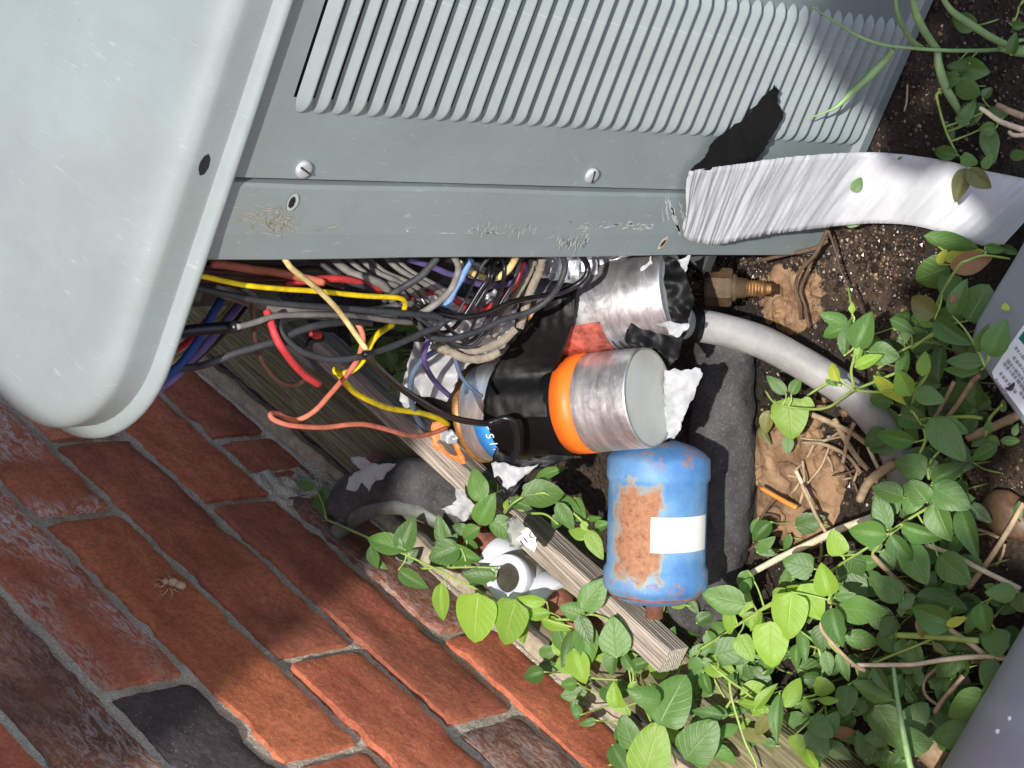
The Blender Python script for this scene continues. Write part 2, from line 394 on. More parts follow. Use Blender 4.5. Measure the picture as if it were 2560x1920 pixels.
M_INK = mat_simple("black_ink", srgb(46, 48, 52), .6, .05, 60, 0); M_GINK = mat_simple("grey_ink", srgb(150, 152, 158), .6, .05, 60, 0)
M_TEAL = mat_simple("teal_print", srgb(0, 112, 96), .5, .05, 60, 0)
M_RIBBON = mat_simple("white_wrinkled_vinyl", srgb(166, 168, 171), .5, .05, 50, .25, bscale=300)
M_FOIL = mat_simple("crumpled_foil_tape", srgb(214, 214, 216), .36, .12, 40, .4, .55)
M_BAG = mat_simple("white_plastic_film", srgb(154, 155, 157), .5, .12, 50, .5)
M_STRAP = mat_simple("dusty_tan_strap", srgb(136, 126, 112), .85, .2, 160, .9, bscale=300)
def mat_drier():
    b = NB("blue_rusted_enamel"); co = b.coord(); n = b.noise(70, 6, .7, co); n2 = b.noise(240, 5, .75, co); g = b.coord("Object"); se = b.nd("ShaderNodeSeparateXYZ"); b.l(g, se.inputs[0])
    blue = b.ramp(b.noise(26, 5, .6, co), [(.3, srgb(56, 106, 162)), (.5, srgb(88, 134, 178)), (.72, srgb(134, 166, 192))])
    blue = b.mix(b.math('MULTIPLY', b.ramp(n, [(.6, (0, 0, 0)), (.75, (1, 1, 1))]), .4), blue, srgb(120, 158, 168))
    rust = b.ramp(n2, [(.30, srgb(78, 52, 40)), (.42, srgb(142, 98, 72)), (.7, srgb(170, 126, 94))])
    # worn zone: a broad rectangle on the upper flank, edges broken by noise
    ax = b.math('ABSOLUTE', b.math('ADD', se.outputs[0], -.004)); ay = b.math('ABSOLUTE', b.math('ADD', se.outputs[1], .012))
    m = b.math('MAXIMUM', b.math('DIVIDE', ax, .034), b.math('DIVIDE', ay, .0165))
    m = b.math('ADD', m, b.math('MULTIPLY', b.math('SUBTRACT', n, .5), 1.3))
    fac = b.math('MULTIPLY', b.ramp(m, [(.74, (1, 1, 1)), (1.12, (0, 0, 0))]), b.math('GREATER_THAN', se.outputs[2], 0))
    spots = b.math('MULTIPLY', b.ramp(b.noise(120, 6, .75, co), [(.60, (0, 0, 0)), (.66, (1, 1, 1))]), b.ramp(b.noise(30, 2, .5, co), [(.48, (0, 0, 0)), (.6, (1, 1, 1))]))
    rim = b.math('GREATER_THAN', b.math('ABSOLUTE', se.outputs[0]), .0365); rim = b.math('MULTIPLY', rim, b.ramp(n, [(.50, (0, 0, 0)), (.6, (1, 1, 1))]))
    fac = b.math('MAXIMUM', fac, b.math('MAXIMUM', spots, b.math('MULTIPLY', rim, .7)))
    halo = b.math('MULTIPLY', b.ramp(m, [(.95, (1, 1, 1)), (1.25, (0, 0, 0))]), b.math('GREATER_THAN', se.outputs[2], 0))
    col = b.mix(b.math('MULTIPLY', halo, .6), blue, srgb(150, 160, 130)); col = b.mix(fac, col, rust)
    nr = b.bump(n2, .3, .001)
    return b.fin(col, b.mix(fac, (.55,) * 3 + (1,), (.85,) * 3 + (1,)), 0, nr, .5)
M_DRIER = mat_drier()
def mat_foam():
    b = NB("dark_grey_foam_insulation"); co = b.coord(); n = b.noise(30, 6, .65, co); g = b.noise(420, 4, .8, co)
    col = b.ramp(n, [(.3, srgb(48, 47, 48)), (.7, srgb(90, 88, 88))]); col = b.mix(b.math('MULTIPLY', b.ramp(g, [(.55, (0, 0, 0)), (.68, (1, 1, 1))]), .35), col, srgb(150, 146, 144))
    nr = b.bump(g, .7, .0015); nr = b.bump(n, .5, .004, nr); return b.fin(col, .9, 0, nr, .2)
M_FOAM = mat_foam()
M_FOAMK = mat_simple("black_foam_insulation", srgb(36, 38, 40), .85, .3, 40, .7, bscale=500)
M_COPPER = mat_simple("tarnished_grey_green_copper", srgb(122, 126, 120), .6, .25, 50, .3, .4)
M_PVC = mat_simple("white_pvc", srgb(204, 208, 216), .35, .03, 30, .05)
M_RUSTPIPE = mat_simple("rusty_steel_pipe", srgb(132, 84, 66), .85, .25, 120, .9, bscale=400)
def mat_conduit():
    b = NB("grey_flexible_conduit"); co = b.coord(); n = b.noise(36, 6, .65, co); f = b.noise(300, 4, .7, co)
    col = b.ramp(n, [(.3, srgb(120, 119, 117)), (.7, srgb(158, 156, 153))]); nr = b.bump(f, .3, .0008); nr = b.bump(n, .4, .002, nr)
    return b.fin(col, .55, 0, nr, .4)
M_CONDUIT = mat_conduit()
M_BRASS = mat_simple("worn_brass", srgb(156, 118, 78), .5, .35, 160, .7, .5)
M_MUDBRASS = mat_simple("muddy_brass", srgb(92, 74, 52), .7, .3, 80, .7, .2)
M_SPLICE = mat_simple("clear_tape_grey", srgb(150, 156, 160), .2, .15, 100, .3)
M_SHELL = mat_simple("papery_insect_shell", srgb(176, 150, 122), .45, .2, 300, .4)
M_BLUEGREY = mat_simple("blue_grey_plastic", srgb(152, 162, 176), .42, .06, 20, .06)

# ------------------------------------------------------------------ ground
def ground_h(x, y):
    v = Vector((x, y, 0))
    h = -.004 + .006 * noise.noise(v * 9) + .003 * noise.noise(v * 31) + .0015 * noise.noise(v * 110)
    if y > .60: h -= min(.012, (y - .60) * .1)
    return h
xs = np.concatenate([[-12, -4, -1.5, -.4], np.linspace(0.1, 1.5, 200), [2, 4, 12]])
ys = np.concatenate([[-12, -4, -1.5, -.5], np.linspace(-.15, .79, 150), [1.2, 4, 12]])
vs = [(x, y, ground_h(x, y) if -.5 < x < 2 and -.6 < y < .9 else -.01) for x in xs for y in ys]
ny = len(ys); fs = [(i * ny + j, (i + 1) * ny + j, (i + 1) * ny + j + 1, i * ny + j + 1) for i in range(len(xs) - 1) for j in range(ny - 1)]
g = put("ground", vs, fs, M_SOIL, smooth=True); tag(g, "dark damp soil between the condenser, the wall and the plants", None, kind="structure")
v, f = box_vf(-9, -.05, -9, .755, -.03, .012); tag(put('bounce_slab', v, f, M_MORTAR), 'pale slab added outside the frame to bounce light onto the wall', kind='structure')  # added pale slab, never in view, throws sunlight back at the wall
# tan dried dirt patches (real raised crusts)
def patch(name, ctr, r0, mat, label, seed, h=.007):
    c = P(*ctr, Z=.004); n = 42; rings = 9; vs = [(c.x, c.y, c.z + h)]; fs = []
    for k in range(1, rings + 1):
        for i in range(n):
            a = 2 * math.pi * i / n; rr = r0 * (1 + .28 * noise.noise(Vector((math.cos(a) * 1.5 + seed, math.sin(a) * 1.5, 0)))) * k / rings
            x, y = c.x + rr * math.cos(a), c.y + rr * math.sin(a)
            vs.append((x, y, ground_h(x, y) + h * (1 - (k / rings) ** 4) - .002 * (k == rings) + (.0035 * noise.noise(Vector((x, y, 0)) * 70) + .003 * noise.noise(Vector((x, y, 0)) * 190)) * (k < rings)))
    for i in range(n): fs.append((0, 1 + i, 1 + (i + 1) % n))
    for k in range(rings - 1):
        for i in range(n):
            a, b_ = 1 + k * n + i, 1 + k * n + (i + 1) % n; fs.append((a, a + n, b_ + n, b_))
    return tag(put(name, vs, fs, mat, smooth=True), label, "dirt", kind="structure")
patch("dry_dirt", (1985, 1235), .042, M_DRY, "patch of dry tan dirt beside the dark foam strip", 3)
patch("dry_dirt", (1965, 745), .026, M_DRY, "small crust of tan mud by the brass valve", 9, .004)
patch("dry_dirt", (1930, 1130), .022, M_DRY, "crumbled tan dirt under the curled pale leaf", 21, .009)

# soil grains: uncountable, joined
def grains(name, region, n, smin, smax, mat, seed, label):
    rnd = random.Random(seed); bm_v, bm_f = [], []
    ico = [(0, 0, 1), (.894, 0, .447), (.276, .851, .447), (-.724, .526, .447), (-.724, -.526, .447), (.276, -.851, .447), (.724, .526, -.447), (-.276, .851, -.447), (-.894, 0, -.447), (-.276, -.851, -.447), (.724, -.526, -.447), (0, 0, -1)]
    icf = [(0, 1, 2), (0, 2, 3), (0, 3, 4), (0, 4, 5), (0, 5, 1), (1, 6, 2), (2, 7, 3), (3, 8, 4), (4, 9, 5), (5, 10, 1), (6, 7, 2), (7, 8, 3), (8, 9, 4), (9, 10, 5), (10, 6, 1), (11, 7, 6), (11, 8, 7), (11, 9, 8), (11, 10, 9), (11, 6, 10)]
    for _ in range(n):
        x0, y0, x1, y1 = rnd.choice(region); p = P(rnd.uniform(x0, x1), rnd.uniform(y0, y1), Z=0)
        s = smin + (smax - smin) * rnd.random() ** 3; z = ground_h(p.x, p.y) + s * .3
        sx, sy, sz = s * rnd.uniform(.7, 1.3), s * rnd.uniform(.7, 1.3), s * rnd.uniform(.5, 1); a = rnd.random() * 6.3; ca, sa = math.cos(a), math.sin(a)
        b0 = len(bm_v)
        for vx, vy, vz in ico:
            j = rnd.uniform(.75, 1.2); X, Y = vx * sx * j, vy * sy * j
            bm_v.append((p.x + X * ca - Y * sa, p.y + X * sa + Y * ca, z + vz * sz * j))
        bm_f += [(a_ + b0, b_ + b0, c_ + b0) for a_, b_, c_ in icf]
    return tag(put(name, bm_v, bm_f, mat), label, "soil", kind="stuff")
soilreg = [(2030, 0, 2560, 420), (1880, 600, 2420, 880), (1800, 560, 2300, 700), (1900, 880, 2560, 1250), (1850, 1200, 2560, 1900), (1650, 1500, 2100, 1900), (1600, 640, 1900, 760)]
for i, (nn, a, b_) in enumerate(((2600, .0006, .0024), (1900, .0006, .0020), (450, .0006, .0016), (2000, .0008, .003), (200, .0005, .0012))):
    grains("soil_grains", soilreg, nn, a, b_, M_GRAIN[i], 50 + i, ("dark umber crumbs", "brown crumbs", "tan grit", "wet black crumbs", "pale quartz grit")[i] + " scattered over the soil")
grains('dirt_clods', [(1890, 1000, 2110, 1330), (1900, 1060, 2060, 1300), (1900, 690, 2040, 800), (1880, 1080, 1980, 1200)], 900, .0010, .0062, M_DRY, 71, 'tan clods and crumbs of dry dirt beside the foam strip')
for i, (px, py, rx, ry, lab, mt) in enumerate(((2375, 1700, .017, .012, "smooth grey stone in the vines near the lower right pipe", 4), (2350, 1880, .022, .014, "pale tan stone at the bottom edge under the vines", 2), (2520, 1290, .02, .015, "brown half buried stone right of the sticks", 1), (2010, 1235, .012, .008, "small dry clod on the tan dirt", 2), (1975, 1180, .010, .006, "flat tan clod near the foam strip", 2), (1940, 1290, .008, .006, "little clod below the orange twig", 2))):
    c = P(px, py, Z=.006); bm = bmesh.new(); bmesh.ops.create_icosphere(bm, subdivisions=3, radius=1)
    for v in bm.verts:
        k = 1 + .22 * noise.noise(v.co * 1.6 + Vector((i * 7, 0, 0))) + .06 * noise.noise(v.co * 5)
        v.co = Vector((v.co.x * rx * k, v.co.y * ry * k, v.co.z * ry * .6 * k)) + c
    me = bpy.data.meshes.new("stone"); bm.to_mesh(me); bm.free(); me.polygons.foreach_set("use_smooth", [True] * len(me.polygons))
    tag(link(me, "stone", M_GRAIN[mt] if i < 3 else M_DRY), lab, "stone")

# ------------------------------------------------------------------ brick wall
WY = .775
wall = empty("brick_wall", (1.0, WY, 0), "red brick wall with recessed grey mortar and salt stains", "wall")
courses = [(0, .064), (.064, .139), (.139, .2175), (.2175, .293), (.293, .369), (.369, .447), (.447, .522), (.522, .598), (.598, .673), (.673, .748)]
heads = [[.253, .553, .853, 1.064, 1.147, 1.447, 1.747], [.157, .457, .757, 1.057, 1.357, 1.657], [.26, .56, .8595, 1.162, 1.46, 1.76],
         [.157, .459, .759, 1.0615, 1.36, 1.66], [.262, .56, .862, 1.16, 1.46, 1.76], [.157, .462, .76, 1.06, 1.36, 1.66],
         [.26, .56, .862, 1.16, 1.46, 1.76], [.157, .46, .76, 1.06, 1.36, 1.66], [.26, .56, .862, 1.16, 1.46, 1.76], [.157, .46, .76, 1.06, 1.36, 1.66]]
kinds = {(0, 2): 'brown', (0, 3): 'scorch', (0, 4): 'scorch', (0, 1): 'red', (1, 2): 'scorch', (1, 3): 'red', (1, 1): 'brown', (2, 2): 'scorch', (2, 1): 'red', (2, 3): 'efflo',
         (3, 2): 'orange', (3, 3): 'efflo', (3, 1): 'red', (4, 2): 'efflo', (4, 1): 'black', (5, 2): 'brown', (5, 1): 'brown', (6, 1): 'red', (6, 2): 'orange'}
J = .0058
def brick(x0, x1, z0, z1, kind, seed, proud, tilt):
    nx = max(4, int((x1 - x0) / .0075)); nz = 9; vs, fs = [], []; rnd = random.Random(seed)
    X = [x0 + (x1 - x0) * (0.5 - .5 * math.cos(math.pi * i / nx) * .15 - (.5 * .85) * (1 - 2 * i / nx)) for i in range(nx + 1)]
    Zs = [z0 + (z1 - z0) * k / nz for k in range(nz + 1)]
    def edge(i, k):
        return min(i, nx - i, 99), min(k, nz - k)
    rows = []
    for k in range(nz + 1):
        for i in range(nx + 1):
            x, z = X[i], Zs[k]; q = Vector((x * 22, seed * 3.1, z * 60))
            ei, ek = edge(i, k)
            y = WY - proud + tilt * (z - z0) + .0011 * noise.noise(q) + .0008 * noise.noise(q * 3.3)
            if ek == 0: z += (.0030 if k == 0 else -.0030) * (noise.noise(Vector((x * 60, seed, k))) * 1.3 + (.6 if noise.noise(Vector((x * 25, seed + 5, k))) > .2 else 0)); y += .0013
            if ei == 0: x += (.0018 if i == 0 else -.0018) * noise.noise(Vector((z * 90, seed, i))); y += .0013
            chip = noise.noise(Vector((x * 16, seed * 7, z * 30)))
            if chip > .38 and ek <= 1: y += .0013
            vs.append((x, y, z))
    n1 = nx + 1
    for k in range(nz):
        for i in range(nx): a = k * n1 + i; fs.append((a, a + 1, a + 1 + n1, a + n1))
    # returns into the wall
    b0 = len(vs); per = [i for i in range(n1)] + [k * n1 + nx for k in range(1, nz + 1)] + [nz * n1 + i for i in range(nx - 1, -1, -1)] + [k * n1 for k in range(nz - 1, 0, -1)]
    for p in per: vs.append((vs[p][0], WY + .03, vs[p][2]))
    m = len(per)
    for i in range(m): fs.append((per[i], b0 + i, b0 + (i + 1) % m, per[(i + 1) % m]))
    me = mesh("brick", vs, fs, None, True); bmx = bmesh.new(); bmx.from_mesh(me)
    for e in bmx.edges:
        if len(e.link_faces) == 2 and e.calc_face_angle(0) > .9: e.smooth = False
    bmx.to_mesh(me); bmx.free()
    o = link(me, "brick", MB[kind]); fix(o, wall); return o
rnd = random.Random(3)
for c, (z0, z1) in enumerate(courses):
    hs = heads[c]
    for i in range(len(hs) - 1):
        k = kinds.get((c, i), rnd.choice(['red', 'scorch', 'orange', 'brown']))
        if (c, i) == (0, 3): xa, xb = hs[i] + .022, hs[i + 1] - J; xa = 1.079
        else: xa, xb = hs[i] + J, hs[i + 1] - J
        za = z0 + (J if c else 0.002); zb = z1 - J
        if (c, i) == (0, 2): xb = hs[i + 1] - .012
        brick(xa, xb, za, zb, k, c * 31 + i * 7 + 1, rnd.uniform(.0, .0022), rnd.uniform(-.02, .02))
# mortar: one displaced sheet set back between the bricks
nx, nz = 420, 260; vs, fs = [], []
for k in range(nz + 1):
    z = -.02 + .78 * k / nz
    for i in range(nx + 1):
        x = .18 + 1.56 * i / nx; q = Vector((x, 0, z))
        y = WY + .0042 + .0012 * noise.noise(q * 60) + .0012 * noise.noise(q * 230)
        if 1.045 < x < 1.09 and z < .066: y -= .0065 * max(0, .8 + noise.noise(q * 90))      # crumbled lump where a brick end is missing
        if z < .006: y -= .006
        vs.append((x, y, z))
n1 = nx + 1
for k in range(nz):
    for i in range(nx): a = k * n1 + i; fs.append((a, a + 1, a + 1 + n1, a + n1))
fix(put("mortar", vs, fs, M_MORTAR, smooth=True), wall)
# body of the wall behind and above the modelled bricks
v, f = box_vf(-3, 3.5, WY + .02, WY + .2, .77, 2.35); fix(put("upper_brickwork", v, f, MB['red']), wall)
v, f = box_vf(-3, 3.5, WY + .03, WY + .2, -.05, .765); fix(put("wall_core", v, f, M_MORTAR), wall)
# sandy bed at the wall foot
def rough_slab(name, x0, x1, y0, y1, z0, z1, mat, label, cat, nx=160, ny=10, amp=.0015, edge=.003, fr=80, kind=None):
    vs, fs = [], []
    for i in range(nx + 1):
        for j in range(ny + 1):
            x = x0 + (x1 - x0) * i / nx; y = y0 + (y1 - y0) * j / ny
            q = Vector((x, y, 0)); e = noise.noise(Vector((x * 40, j, 3)))
            if j == 0: y += edge * e
            if j == ny: y += edge * noise.noise(Vector((x * 50, j, 8)))
            vs.append((x, y, z1 + amp * noise.noise(Vector((x * 12, y * fr * 2.2, 0))) + amp * .6 * noise.noise(q * fr * 2) - (.002 if j in (0, ny) else 0)))
    n1 = ny + 1
    for i in range(nx):
        for j in range(ny): a = i * n1 + j; fs.append((a, a + n1, a + n1 + 1, a + 1))
    b0 = len(vs)
    per = [i * n1 for i in range(nx + 1)] + [nx * n1 + j for j in range(1, n1)] + [i * n1 + ny for i in range(nx - 1, -1, -1)] + [j for j in range(ny - 1, 0, -1)]
    for p in per: vs.append((vs[p][0], vs[p][1], z0))
    m = len(per)
    for i in range(m): fs.append((per[i], per[(i + 1) % m], b0 + (i + 1) % m, b0 + i))
    o = put(name, vs, fs, mat, smooth=False)
    o.data.polygons.foreach_set("use_smooth", [i < nx * ny for i in range(len(o.data.polygons))])
    return tag(o, label, cat, kind=kind)
rough_slab("mortar_bed", .3, 1.7, .7615, .782, -.03, -.001, M_SAND, "pale sandy mortar strip along the foot of the brick wall", "mortar bed", 260, 5, .0025, .004)
rough_slab("black_strip", .3, 1.7, .744, .763, -.03, -.008, M_FOAMK, "thin black strip in the gap between the mossy board and the wall foot", "felt strip", 200, 3, .002, .004)  # black strip filling the gap behind the board
rough_slab("weathered_board", .3, 1.7, .672, .737, -.02, .028, M_BOARD, "mossy weathered board lying along the foot of the brick wall", "board", 300, 12, .0018, .0025, 100)

# ------------------------------------------------------------------ condenser unit
unit = empty("air_conditioner", (1.0, .1, 0), "grey green outdoor air conditioner with louvred side and pale cap", "air conditioner")
PX = .72; Z0, ZC_ = .0025, .533
def panel_grid():
    """sheet with openings for the two louvre banks, thickness by solidify"""
    banks = [(.105, .194), (.2115, .300)]
    yy = [-.40, .113, .186, .2195, .292, .3355]; zz = [Z0, .0150, .5082, ZC_ + .002]
    vs, fs = [], []; rounded = .004
    for y in yy:
        for z in zz: vs.append((PX, y, z))
    for i in range(5):
        for j in range(3):
            if i in (1, 3) and j == 1: continue
            a = i * 4 + j; fs.append((a, a + 4, a + 5, a + 1))
    # folded edge next to the seam, and base return
    b0 = len(vs); vs += [(PX + .006, .3368, Z0), (PX + .006, .3368, ZC_ + .002)]; 
    fs.append((20, b0, b0 + 1, 23)); 
    b0 = len(vs); vs += [(PX - .004, -.40, Z0 + .0), (PX - .004, .3355, Z0 + .0), (PX - .004, -.40, Z0 + .009), (PX - .004, .3355, Z0 + .009)]
    fs.append((b0, b0 + 1, b0 + 3, b0 + 2)); fs.append((b0 + 2, b0 + 3, 21, 1))
    return vs, fs
v, f = panel_grid(); pn = put("side_panel", v, f, M_PAINT, unit)
def louver_mesh(y0, y1, pitch, p):
    nu, nv = 40, 12; vs, fs = [], []
    L = y1 - y0
    for i in range(nu + 1):
        t = .5 - .5 * math.cos(math.pi * i / nu); y = y0 + L * t
        d = min(t, 1 - t) * L
        k = min(1, d / .0090); e = math.sin(k * math.pi / 2) ** .62 if k < 1 else 1
        for j in range(nv + 1):
            s = (0, .1, .25, .38, .46, .53, .56, .62, .70, .78, .86, .94, 1)[j]
            out = (p * max(0, (s - .53) / .47) - .0085 * max(0, 1 - s / .53) ** .9) * e
            zt = .0 ; zb = -pitch * 1.02
            z = zt + (zb - zt) * s
            # ends taper to a point at the lip line
            z = z * e + (1 - e) * (-pitch * (.80 + .16 * s))
            vs.append((-out, y, z))
        vs.append((-p * e * .93, y, vs[-1][2] - .0007 * e)); vs.append((-p * e * .70, y, vs[-1][2] + .0002))
        vs.append((.0006, y, vs[-1][2] + .0006 + .0 * e))
    n1 = nv + 4
    for i in range(nu):
        for j in range(6, n1 - 1):
            a = i * n1 + j; fs.append((a, a + 1, a + 1 + n1, a + n1))
    me = mesh("louver", vs, fs, None, True); me.materials.append(M_PAINT); return me
PITCH = .01202
for (ya, yb, sk) in ((.2115, .300, 0), (.105, .194, 0)):
    lm = louver_mesh(ya, yb, PITCH, .0052)
    for i in range(41):
        o = link(lm, "louver"); o.location = (PX, 0, .5133 - i * PITCH); fix(o, unit)
# black sheet standing in for the unlit inside behind the louvres
box("louvre_dark_backing", (PX + .010, PX + .014, -.38, .334, .006, .53), M_BLACKGAP, unit)
# corner post: flat strip with a folded far edge
yp = [.3375, .3385, .3405, .366, .371, .3765, .3805, .3815, .3815, .3790]
xp = [.006, .0012, 0.0, 0.0, .0004, .0007, .0010, .0022, .0080, .0080]
vs, fs = [], []; zz = list(np.linspace(Z0, ZC_ + .002, 12))
for z in zz:
    for a, b_ in zip(xp, yp):
        cut = 0
        vs.append((PX + a - .0006, b_ + .0004 * math.sin(z * 30), z))
n1 = len(yp)
for i in range(len(zz) - 1):
    for j in range(n1 - 1): a = i * n1 + j; fs.append((a, a + n1, a + n1 + 1, a + 1))
cp = put("corner_post", vs, fs, M_PAINT, unit, smooth=False)
# inner partition, base pan, far side and interior metal coloured dark for the shade inside
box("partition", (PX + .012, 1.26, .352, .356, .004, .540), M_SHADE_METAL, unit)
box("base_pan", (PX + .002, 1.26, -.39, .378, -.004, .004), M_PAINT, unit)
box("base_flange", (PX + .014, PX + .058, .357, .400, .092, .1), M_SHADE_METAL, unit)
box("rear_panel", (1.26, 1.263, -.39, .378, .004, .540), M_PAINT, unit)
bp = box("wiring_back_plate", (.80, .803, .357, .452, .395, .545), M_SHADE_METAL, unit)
box("inner_box_wall", (.83, .834, .357, .43, .08, .545), M_BLACKGAP, unit)  # black backing paints the shade deep in the service bay
# faded wiring diagram on back plate
dg = box("wiring_diagram", (.7985, .7998, .385, .448, .452, .535), mat_simple("faded_paper", srgb(120, 112, 100), .8, .1, 60, .1), unit)
vs, fs = [], []; rn = random.Random(5)
for i in range(15):
    z = .457 + i * .0052; y = .388
    while y < .444:
        wd = rn.uniform(.002, .007); b0 = len(vs); vs += [(.7983, y, z), (.7983, y + wd, z), (.7983, y + wd, z + .0018), (.7983, y, z + .0018)]; fs.append((b0, b0 + 1, b0 + 2, b0 + 3)); y += wd + .0015
put("diagram_print", vs, fs, M_INK, dg)

# cap: swept profile round a rounded rectangle plan
def cap_plan(n=14):
    x0, x1, y0, y1, r_ = .7232, 1.285, -.42, .504, .068
    pts = []
    for cx, cy, a0 in ((x0 + r_, y1 - r_, 180), (x0 + r_, y0 + r_, 270), (x1 - r_, y0 + r_, 0), (x1 - r_, y1 - r_, 90)):
        # go round: start at left (-X) side towards +Y corner reversed order handled below
        pts.append((cx, cy, a0))
    out = []
    seq = [(x0 + r_, y1 - r_, 90, 180), (x0 + r_, y0 + r_, 180, 270), (x1 - r_, y0 + r_, 270, 360), (x1 - r_, y1 - r_, 0, 90)]
    for cx, cy, a, b_ in seq:
        for i in range(n + 1):
            t = R(a + (b_ - a) * i / n); out.append((Vector((cx + r_ * math.cos(t), cy + r_ * math.sin(t))), Vector((math.cos(t), math.sin(t)))))
        # straight run gets extra stations
    res = []
    for i, (p, nrm) in enumerate(out):
        res.append((p, nrm)); q, n2 = out[(i + 1) % len(out)]
        if (q - p).length > .1:
            for k in range(1, 12): res.append((p.lerp(q, k / 12), nrm))
    return res
prof = [(-.003, .003), (.0035, -.0006), (.0058, -.0003), (.0070, .0004), (.0073, .0014), (.0068, .0024), (.0050, .0034), (.0030, .0042), (.0014, .0047), (.0006, .0052), (.0003, .0060), (.0003, .0080), (.0003, .0190), (.0003, .0215),
        (.0000, .0228), (-.0010, .0246), (-.0030, .0267), (-.0056, .0284), (-.0088, .0296), (-.0125, .0303), (-.0170, .0307), (-.0250, .0310), (-.0340, .0312)]
pl = cap_plan(); vs, fs = [], []
for p, nrm in pl:
    for o_, h in prof:
        q = p + nrm * o_
        dz = .0007 * noise.noise(Vector((q.x * 9, q.y * 9, 2))) + .018 * (q.y - .31)
        vs.append((q.x + .0004 * noise.noise(Vector((q.y * 14, 1, h * 40))), q.y, ZC_ + h + dz))
for_in = (.12, .3, .55, .8); n0 = len(prof); vv = []
for i, (p, nrm) in enumerate(pl):
    vv += vs[i * n0:(i + 1) * n0]; e_ = Vector(vv[-1]); c_ = Vector((min(max(e_.x, .95), 1.05), min(max(e_.y, -.2), .26), ZC_ + .036))
    vv += [tuple(e_.lerp(c_, k)) for k in for_in]
vs = vv; n1 = n0 + len(for_in); m = len(pl)
for i in range(m):
    for j in range(n1 - 1): a = i * n1 + j; b_ = ((i + 1) % m) * n1 + j; fs.append((a, a + 1, b_ + 1, b_))
fs.append(tuple(i * n1 + n1 - 1 for i in range(m))[::-1])
capo = put("cap", vs, fs, M_CAP, unit, smooth=True)
md = capo.modifiers.new("sheet", 'SOLIDIFY'); md.thickness = .0012; md.offset = -1
# oval hole in the cap flange: raw rim and dark opening
def oval(name, c, ry, rz, X, mat, parent, tiltdeg=0, n=20, irr=.1, seed=0):
    vs = [(X, c[0], c[1])]; t0 = R(tiltdeg)
    for i in range(n):
        a = 2 * math.pi * i / n; k = 1 + irr * noise.noise(Vector((math.cos(a) * 2 + seed, math.sin(a) * 2, seed)))
        y, z = ry * math.cos(a) * k, rz * math.sin(a) * k
        vs.append((X, c[0] + y * math.cos(t0) - z * math.sin(t0), c[1] + y * math.sin(t0) + z * math.cos(t0)))
    fs = [(0, 1 + i, 1 + (i + 1) % n) for i in range(n)]
    return put(name, vs, fs, mat, parent)
hp = P(508, 411, X=.7228)
oval("hole_rim", (hp.y, hp.z), .0066, .0040, .7217, M_RIM, capo, 0, 32, .14, 1); oval("hole", (hp.y - .0004, hp.z + .0005), .0056, .0030, .7214, M_BLACKGAP, capo, 0, 32, .12, 2)
hp = P(731, 505, X=.7190)
oval("hole_rim", (hp.y, hp.z), .0048, .0036, .7186, M_SCRATCH, cp, 0, 24, .15, 3); oval("hole", (hp.y, hp.z + .0008), .0032, .0020, .7183, M_BLACKGAP, cp, 0, 18, .3, 4)
hp = P(1657, 608, X=.7190)
oval("hole_rim", (hp.y, hp.z), .0050, .0028, .7190, M_RIM, cp, 30, 18, .2, 5); oval("hole", (hp.y, hp.z), .0028, .0013, .7187, M_BLACKGAP, cp, 30, 16, .2, 6)
def screw(px, py, slot, tilt):
    c = P(px, py, X=.7165); M_ = frame((PX, c.y, c.z), (-1, tilt, tilt * .5))
    s = lathe("screw", [(-.0003, .0048), (.0010, .0048), (.0018, .0045), (.0023, .0036), (.0025, .0022), (.0026, .0), ], M_ZINC, unit, 24, False, M_)
    v, f = box_vf(.0018, .00275, -.0042, .0042, -.0005, .0005)
    rr = Matrix.Rotation(R(slot), 3, 'X'); v = [M_ @ (rr @ Vector(q)) for q in v]; fix(put("slot", v, f, M_INK), unit)
screw(768, 430, 65, .0); screw(1488, 444, 20, .18)
# scratched marks: thin bare flakes on the post
def scratches(name, items, X, mat, par):
    vs, fs = [], []
    for (x0, y0, x1, y1, wpx) in items:
        a, b_ = P(x0, y0, X=X), P(x1, y1, X=X); d = (b_ - a); L = max(d.length, 1e-5); d /= L; nn = Vector((0, -d.z, d.y)); wd = 1.5 * wpx * depth(a) / F
        n = max(2, int(L / .0012)); off = None
        for i in range(n + 1):
            c = a + d * L * i / n + nn * wd * .8 * noise.noise(a * 300 + Vector((i * .6, 0, 0))); hw = wd * .5 * max(.12, (1 - abs(2 * i / n - 1) ** 3)) * (1 + .7 * noise.noise(a * 700 + Vector((i * 1.1, 5, 0))))
            vs += [c + nn * hw, c - nn * hw]
            if i: k = len(vs); fs.append((k - 4, k - 3, k - 1, k - 2))
    return tag(put(name, vs, fs, mat, par), kind="stuff")
it = []; rn = random.Random(11)
for x0, y0, x1, y1, w_ in ((1662, 490, 1672, 560, 4), (1668, 492, 1685, 540, 6), (1678, 510, 1700, 585, 7), (1700, 500, 1712, 575, 5), (1655, 520, 1660, 560, 2), (1690, 560, 1702, 590, 5)):
    it.append((x0, y0, x1, y1, w_))
for _ in range(60):
    x = rn.uniform(1445, 1615); y = rn.gauss(567, 5); it.append((x, y, x + rn.uniform(-10, 22), y + rn.uniform(-7, 3), rn.uniform(1, 3.5)))
for _ in range(70):
    x = rn.uniform(1165, 1340); y = rn.gauss(574, 6); L_ = rn.uniform(8, 26); it.append((x, y + 8, x + rn.uniform(2, 10), y - L_ * .6, rn.uniform(.8, 2.2)))
for _ in range(44):
    x = rn.uniform(1390, 1470); y = rn.gauss(608, 9); it.append((x, y + 10, x + rn.uniform(2, 10), y - 12, rn.uniform(.8, 3)))
